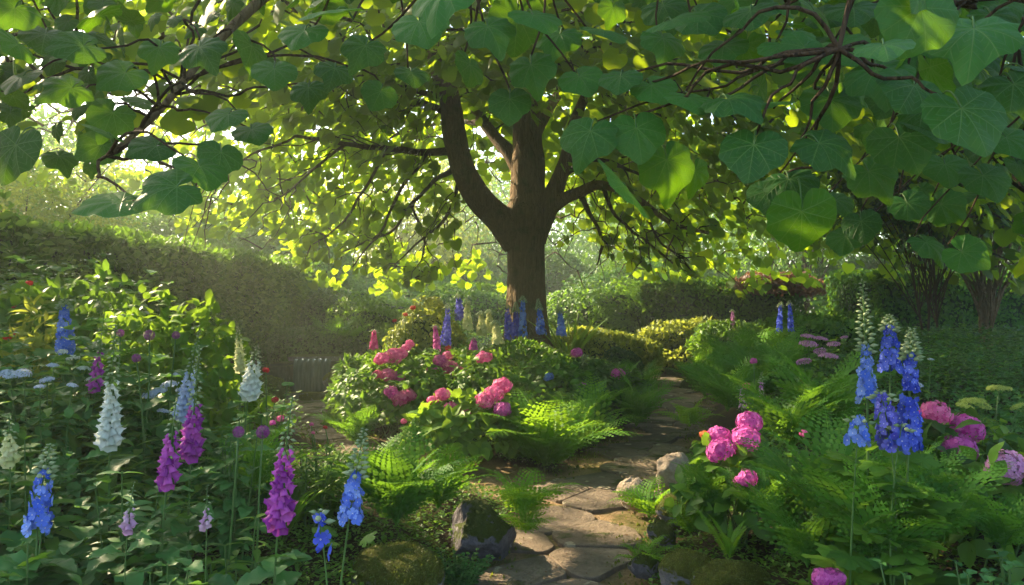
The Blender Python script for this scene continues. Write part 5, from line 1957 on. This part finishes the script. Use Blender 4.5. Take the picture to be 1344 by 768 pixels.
bush('leafy_shrub', (at(690, 470, 10.8)[0], 10.8, gz(.2, 10.8)), (.9, .6, .46), 5200, TINY, .07, 'leaf', 'fine leaved green growth around the blue spires at the trunk', 'shrub', 101, lump=.35, spike=.8, core=False)
bush('leafy_shrub', (at(590, 470, 11.2)[0], 11.2, gz(-1, 11.2)), (.8, .6, .50), 5200, TINY, .07, 'leaf', 'leafy growth under the violet-blue spires left of the trunk', 'shrub', 102, lump=.35, spike=.8, core=False)
bush('leafy_shrub', (at(488, 520, 10)[0], 10.0, gz(-2.1, 10)), (.5, .45, .62), 3400, LANCE, .11, 'leaf', 'leafy bush hanging over the paving at the left end of the centre bed', 'shrub', 103, lump=.3, spike=.8, core=False)
# red-flowered stems above the golden bush
for px, py, D, rr, lb in [(542, 404, 10.6, .042, 'dark red flower cluster above the golden bush, topmost'), (532, 413, 10.6, .036, 'dark red flower cluster just under the topmost one'), (518, 421, 10.5, .032, 'small dark red cluster left below the other two')]:
    allium(px, py, D, rr, lb, 'red flowers above the golden bush', 'red')

# right bed hydrangeas
flowering_shrub(968, 610, 4.55, .36, .28, .62, 'magenta hydrangea with three big heads beside the path at the right', [
    (984, 554, 'magenta', 1.05, .1), (978, 577, 'magenta2', 1.15, -.05), (945, 592, 'magenta', 1.1, -.1), (944, 573, 'magenta2', .95, .05), (981, 628, 'magenta', .75, -.35), (972, 632, 'magenta2', .5, -.35), (925, 571, 'orange', .42, .1)], nleaf=260, lsize=.12, leaf=(OVATE, 'leaf'), hr=.078)
flowering_shrub(1252, 600, 4.0, .42, .35, .68, 'deep pink hydrangea with three heads right of the blue spires', [
    (1228, 542, 'pink', 1.02, 0), (1269, 561, 'magenta', 1.08, 0), (1260, 589, 'magenta2', 1.1, -.1)], nleaf=300, lsize=.13, leaf=(OVATE, 'leaf_dark'), hr=.078)
flowering_shrub(1325, 640, 3.4, .30, .26, .60, 'mauve hydrangea head on a bush at the right edge', [(1321, 614, 'mauve', 1.12, 0)], nleaf=160, lsize=.12, hr=.078)
flowering_shrub(1087, 780, 2.9, .2, .18, .36, 'single magenta hydrangea head at the bottom edge of the right bed', [(1080, 759, 'magenta', .62, 0), (1094, 759, 'magenta2', .65, 0)], nleaf=90, lsize=.10, hr=.075)
umbel_plant('lacecap_hydrangea', [(1060, 442, .1, .9), (1077, 445, .2, .9), (1094, 452, 0, .85), (1061, 452, 0, 1.15), (1076, 461, 0, .8), (1087, 468, -.1, 1.2), (1055, 475, -.3, .95), (1108, 443, .3, .5)], 7.6, 'umbel', .080, 'mauve lacecap hydrangea with flat heads in the middle of the right bed', 'shrub', 420, (OVATE_S, 'leaf'), .09, .4)
umbel_plant('green_umbel_plant', [(1276, 528, 0, 1.3), (1266, 534, -.1, .9), (1289, 532, 0, .9), (1311, 511, .4, 1.3), (1336, 534, .2, .8)], 4.7, 'lime', .060, 'lime-green flat-headed flowers right behind the pink hydrangea', 'flower', 200, (OVATE, 'leaf_lime'), .07, .3)
umbel_plant('pale_blue_phlox', [(12, 492, .1, 1.2), (30, 490, 0, .9), (62, 499, .1, .8), (52, 508, -.1, .6), (70, 480, .3, .7), (95, 506, 0, .6)], 3.6, 'paleblue', .042, 'flat pale blue flowers near the left edge under the tall blue spire', 'flower', 200, (OVATE_S, 'leaf_cool'), .09, .35)
umbel_plant('pale_blue_phlox', [(206, 515, 0, 1.1), (222, 505, .1, 1.0), (196, 520, 0, .8), (240, 512, .2, .9), (232, 492, .3, .8), (214, 540, -.1, .7)], 4.3, 'paleblue', .048, 'pale blue flower clusters between the alliums and the tall purple foxglove', 'flower', 200, (OVATE_S, 'leaf_cool'), .09, .35)
umbel_plant('white_phlox', [(96, 470, .1, 1), (110, 484, 0, .9), (82, 462, .2, .8), (120, 498, 0, .8)], 4.2, 'palewhite', .038, 'loose white flower sprays right under the tall blue spire', 'flower', 160, (OVATE_S, 'leaf'), .08, .3)
umbel_plant('pale_blue_phlox', [(1205, 505, 0, 1), (1222, 472, .4, .7), (1190, 455, .4, .8)], 4.8, 'paleblue', .030, 'few pale lilac flowers behind the thick blue spire', 'flower', 120, (OVATE_S, 'leaf'), .08, .3)

# ------------------------------------------------------------------ leafy perennials
LP = [
    ((110, 740), 2.35, .62, 6, 'plant with large toothed leaves at the bottom left corner', (OVATE_S, 'leaf_cool'), .22, .16, 4),
    ((30, 700), 2.4, .72, 5, 'plant with broad blue-green leaves cut by the left edge', (OVATE_S, 'leaf_cool'), .20, .16, 5),
    ((40, 610), 3.0, .85, 5, 'plant with round pleated leaves under the cream spire at the left', (CAT_MID, 'leaf'), .085, .2, 5),
    ((220, 700), 2.5, .66, 6, 'leafy plant below the smallest pale foxglove', (OVATE_S, 'leaf_cool'), .13, .18, 5),
    ((265, 735), 2.3, .58, 5, 'light green plant with smooth oval leaves at the bottom', (OVATE, 'leaf'), .11, .16, 5),
    ((310, 650), 2.8, .70, 7, 'upright leafy plant right of the tall purple foxglove', (LANCE, 'leaf'), .14, .2, 7),
    ((395, 745), 2.15, .44, 6, 'plant with broad lobed leaves right under the two-flowered blue spire', (LOBED, 'leaf'), .085, .16, 4),
    ((440, 745), 2.4, .40, 5, 'lobed leaves beside the moss-topped boulder', (LOBED, 'leaf'), .08, .14, 4),
    ((165, 620), 2.9, .85, 7, 'cool green leafy plant behind the small opening foxglove', (LANCE, 'leaf_cool'), .15, .2, 8),
    ((300, 560), 3.6, 1.0, 7, 'leafy stems between the two purple foxgloves at the back', (OVATE_S, 'leaf_cool'), .11, .22, 8),
    ((330, 540), 4.4, .9, 7, 'large-leaved plant under the short white foxglove', (CAT_MID, 'leaf_cool'), .085, .25, 6),
    ((400, 590), 4.6, .55, 9, 'low leafy plant under the little pink flowers', (LANCE, 'leaf'), .12, .3, 6),
    ((435, 590), 4.9, .45, 9, 'light green leafy clump behind the leaning blue spire', (OVATE_S, 'leaf'), .09, .3, 5),
    ((1105, 640), 3.2, .70, 7, 'plant with broad dull green leaves under the tall blue spires', (LOBED, 'leaf'), .085, .22, 5),
    ((1150, 620), 3.1, .66, 7, 'lobed-leaved plant at the foot of the violet-blue spire', (LOBED, 'leaf'), .085, .22, 5),
    ((1060, 610), 4.2, .60, 7, 'round-leaved plant left of the blue spires', (CAT_MID, 'leaf'), .065, .25, 5),
    ((1030, 600), 4.4, .60, 7, 'smooth oval-leaved plant right beside the magenta hydrangea', (OVATE, 'leaf'), .13, .22, 5),
    ((1210, 740), 2.6, .50, 8, 'small whorled leaves at the bottom right of the fern', (OVATE, 'leaf_cool'), .075, .22, 5),
    ((1290, 740), 2.6, .52, 9, 'leafy sprigs in the bottom right corner', (OVATE, 'leaf_cool'), .075, .25, 5),
    ((1335, 720), 2.7, .56, 8, 'leafy sprigs cut by the right edge low down', (OVATE, 'leaf_cool'), .075, .2, 5),
    ((603, 745), 4.3, .20, 34, 'blue-green creeping leaves between the two left boulders', (CAT_LO, 'leaf_cool'), .030, .24, 7),
    ((900, 765), 3.9, .10, 14, 'blue-green creeping leaves on the mossy rocks at the right', (CAT_LO, 'leaf_cool'), .020, .2, 6),
    ((1195, 520), 4.2, .80, 9, 'pale green flowering stems behind the tall blue spires', (OVATE_S, 'bud'), .05, .16, 9),
    ((1100, 540), 3.9, .75, 7, 'grassy narrow-leaved plant left of the tallest blue spire', (LANCE, 'leaf'), .13, .2, 8),
    ((985, 560), 6.4, .70, 9, 'thin grey-green stems of the drumstick flowers', (LANCE, 'leaf'), .07, .25, 9),
    ((1285, 470), 7.0, .75, 16, 'dark leafy clump in the shade before the forked tree', (OVATE, 'leaf_dark'), .09, .9, 7),
    ((1200, 455), 7.6, .72, 16, 'broad patch of dark leaves behind the dark blue spire', (OVATE, 'leaf_dark'), .09, .9, 7),
]
for (px, py), D, h_, ns_, lb, lf, ls_, spd, prs in LP:
    p = at(px, py, D)
    leafy_plant(p, h_, ns_, lb, lf, ls_, spd, prs)

for k, (px, pt, D, rx, n_, mk, T_, lb) in enumerate([
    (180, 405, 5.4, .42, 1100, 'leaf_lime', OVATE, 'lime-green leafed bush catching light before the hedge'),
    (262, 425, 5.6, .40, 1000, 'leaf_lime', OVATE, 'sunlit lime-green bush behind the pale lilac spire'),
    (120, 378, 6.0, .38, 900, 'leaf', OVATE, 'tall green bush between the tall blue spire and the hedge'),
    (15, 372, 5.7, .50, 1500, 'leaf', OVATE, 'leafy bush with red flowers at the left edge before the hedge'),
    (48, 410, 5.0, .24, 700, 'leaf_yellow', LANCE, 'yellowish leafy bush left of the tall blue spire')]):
    q = at(px, pt, D)
    g0 = gz(q[0], q[1])
    rz_ = (q[2] - g0) / 1.5
    bush('leafy_bush', (q[0], q[1], g0), (rx, rx, rz_), n_, T_, .085, mk, lb, 'bush', 300 + k, lump=.35, spike=.7, core=False)

# sword-leaved clump in the sun
c = at(748, 455, 14.6)
base = np.array([c[0], c[1], gz(c[0], c[1])])
e = empty('sword_leaved_plant', base, 'clump of tall bright blades of leaf rising from the golden mound', 'plant')
r = rs()
m = 46
az = r.uniform(0, 6.28, m)
out = np.stack([np.cos(az), np.sin(az), az * 0], 1)
MB().scatter(BLADE, base + out * .10, frames(out * r.uniform(.05, .55, (m, 1)) + [0, 0, 1.], -out + [0, 0, .4]), r.uniform(.75, 1.35, m)).build('leaves', M['leaf_lime'], e, origin=base)

finish_collars()

# ------------------------------------------------------------------ ground cover, kept clear of the blossoms
sprigs('undergrowth', 1300, (-5.4, -.5), (1.9, 7.5), z_left, OVATE_S, .20, 'leaf_cool', 61, label='mass of cool green toothed leaves that fills the left flower bed')
sprigs('undergrowth', 700, (-5.4, -.5), (2.2, 8.0), z_left, LANCE, .15, 'leaf', 62, pairs=6, label='narrow mid green leaves that fill gaps in the left flower bed')
field('undergrowth', 9000, (-5.4, -.5), (2.0, 8.5), z_left, TINY, .035, 'leaf_dark', 63, label='small dark leaflets low in the left flower bed', low=.0)
field('undergrowth', 9000, (-4.5, 0), (2.2, 8.5), z_left_low, TINY, .035, 'leaf', 64, label='small leaved creeping plants between the boulders and the left bed', low=0)
sprigs('undergrowth', 1300, (.6, 7.5), (2.2, 9.5), z_right, OVATE_S, .11, 'leaf_cool', 65, label='cool green leaves that fill the right flower bed')
field('undergrowth', 16000, (.6, 8.5), (2.2, 13), z_right, TINY, .045, 'leaf', 66, label='small bright leaflets through the right flower bed', low=0)
field('undergrowth', 9000, (2, 9), (7, 14), z_right, OVATE, .085, 'leaf_dark', 67, label='dark ground cover under the trees at the right')
field('undergrowth', 7000, (-3.3, 3), (7.2, 14), z_centre, OVATE, .085, 'leaf', 68, label='leaves that fill the round centre bed')
field('undergrowth', 9000, (-3.3, 3), (7.2, 14), z_centre, TINY, .05, 'leaf_yellow', 69, label='fine light green leaflets through the centre bed', low=0)
field('undergrowth', 14000, (-6, 12), (12, 24), z_back, TINY, .10, 'leaf', 70, label='low leafy growth of the beds behind the big tree', low=0)
field('undergrowth', 9000, (-30, 30), (20, 50), lambda x, y: .5 + .2 * noise2(x, y, .4), SMALL, .25, 'leaf', 71, label='rough greenery under the far trees', low=0)
def z_low(x, y):
    d = pd(x, y)
    return np.where(d > .06, .07 + .05 * noise2(x, y, 3.0, 7), 0)


field('undergrowth', 42000, (-1.9, 3.6), (2.2, 8.5), z_low, TINY, .036, 'leaf', 73, thin=0, label='tiny creeping leaves over the soil on both banks of the path', low=0)
field('undergrowth', 6000, (-5.5, -2.2), (7.5, 13), lambda x, y: np.where((pd(x, y) > .25) & (x < np.interp(y, SIDE[:, 1], SIDE[:, 0])), .42 + .2 * noise2(x, y, 1.3), 0), TINY, .06, 'leaf', 72, label='low leafy plants between the side path and the tall hedge', low=0)



# ------------------------------------------------------------------ the misty air
t = NT('morning_haze')
v_ = t.n('VolumePrincipled', ins={'Color': (.84, .97, .80, 1), 'Density': .0046, 'Anisotropy': .45})
t.t.links.new(v_.outputs[0], t.out.inputs['Volume'])
b = MB()
x0, x1, y0, y1, z0, z1 = -93, 93, -93, 98, -1.8, 14.5
V = [(x_, y_, z_) for x_ in (x0, x1) for y_ in (y0, y1) for z_ in (z0, z1)]
fc = [(0, 1, 3, 2), (4, 6, 7, 5), (0, 4, 5, 1), (2, 3, 7, 6), (0, 2, 6, 4), (1, 5, 7, 3)]
b.add(V, np.concatenate(fc), [4] * 6)
tag(b.build('haze', t.m, smooth=False), 'thin warm mist in the air of the garden', 'haze', kind='stuff')
print('TOPZ', max((o.matrix_world @ Vector(c))[2] for o in bpy.data.objects if o.type == 'MESH' and o.name != 'haze' for c in o.bound_box), len(bpy.data.objects))
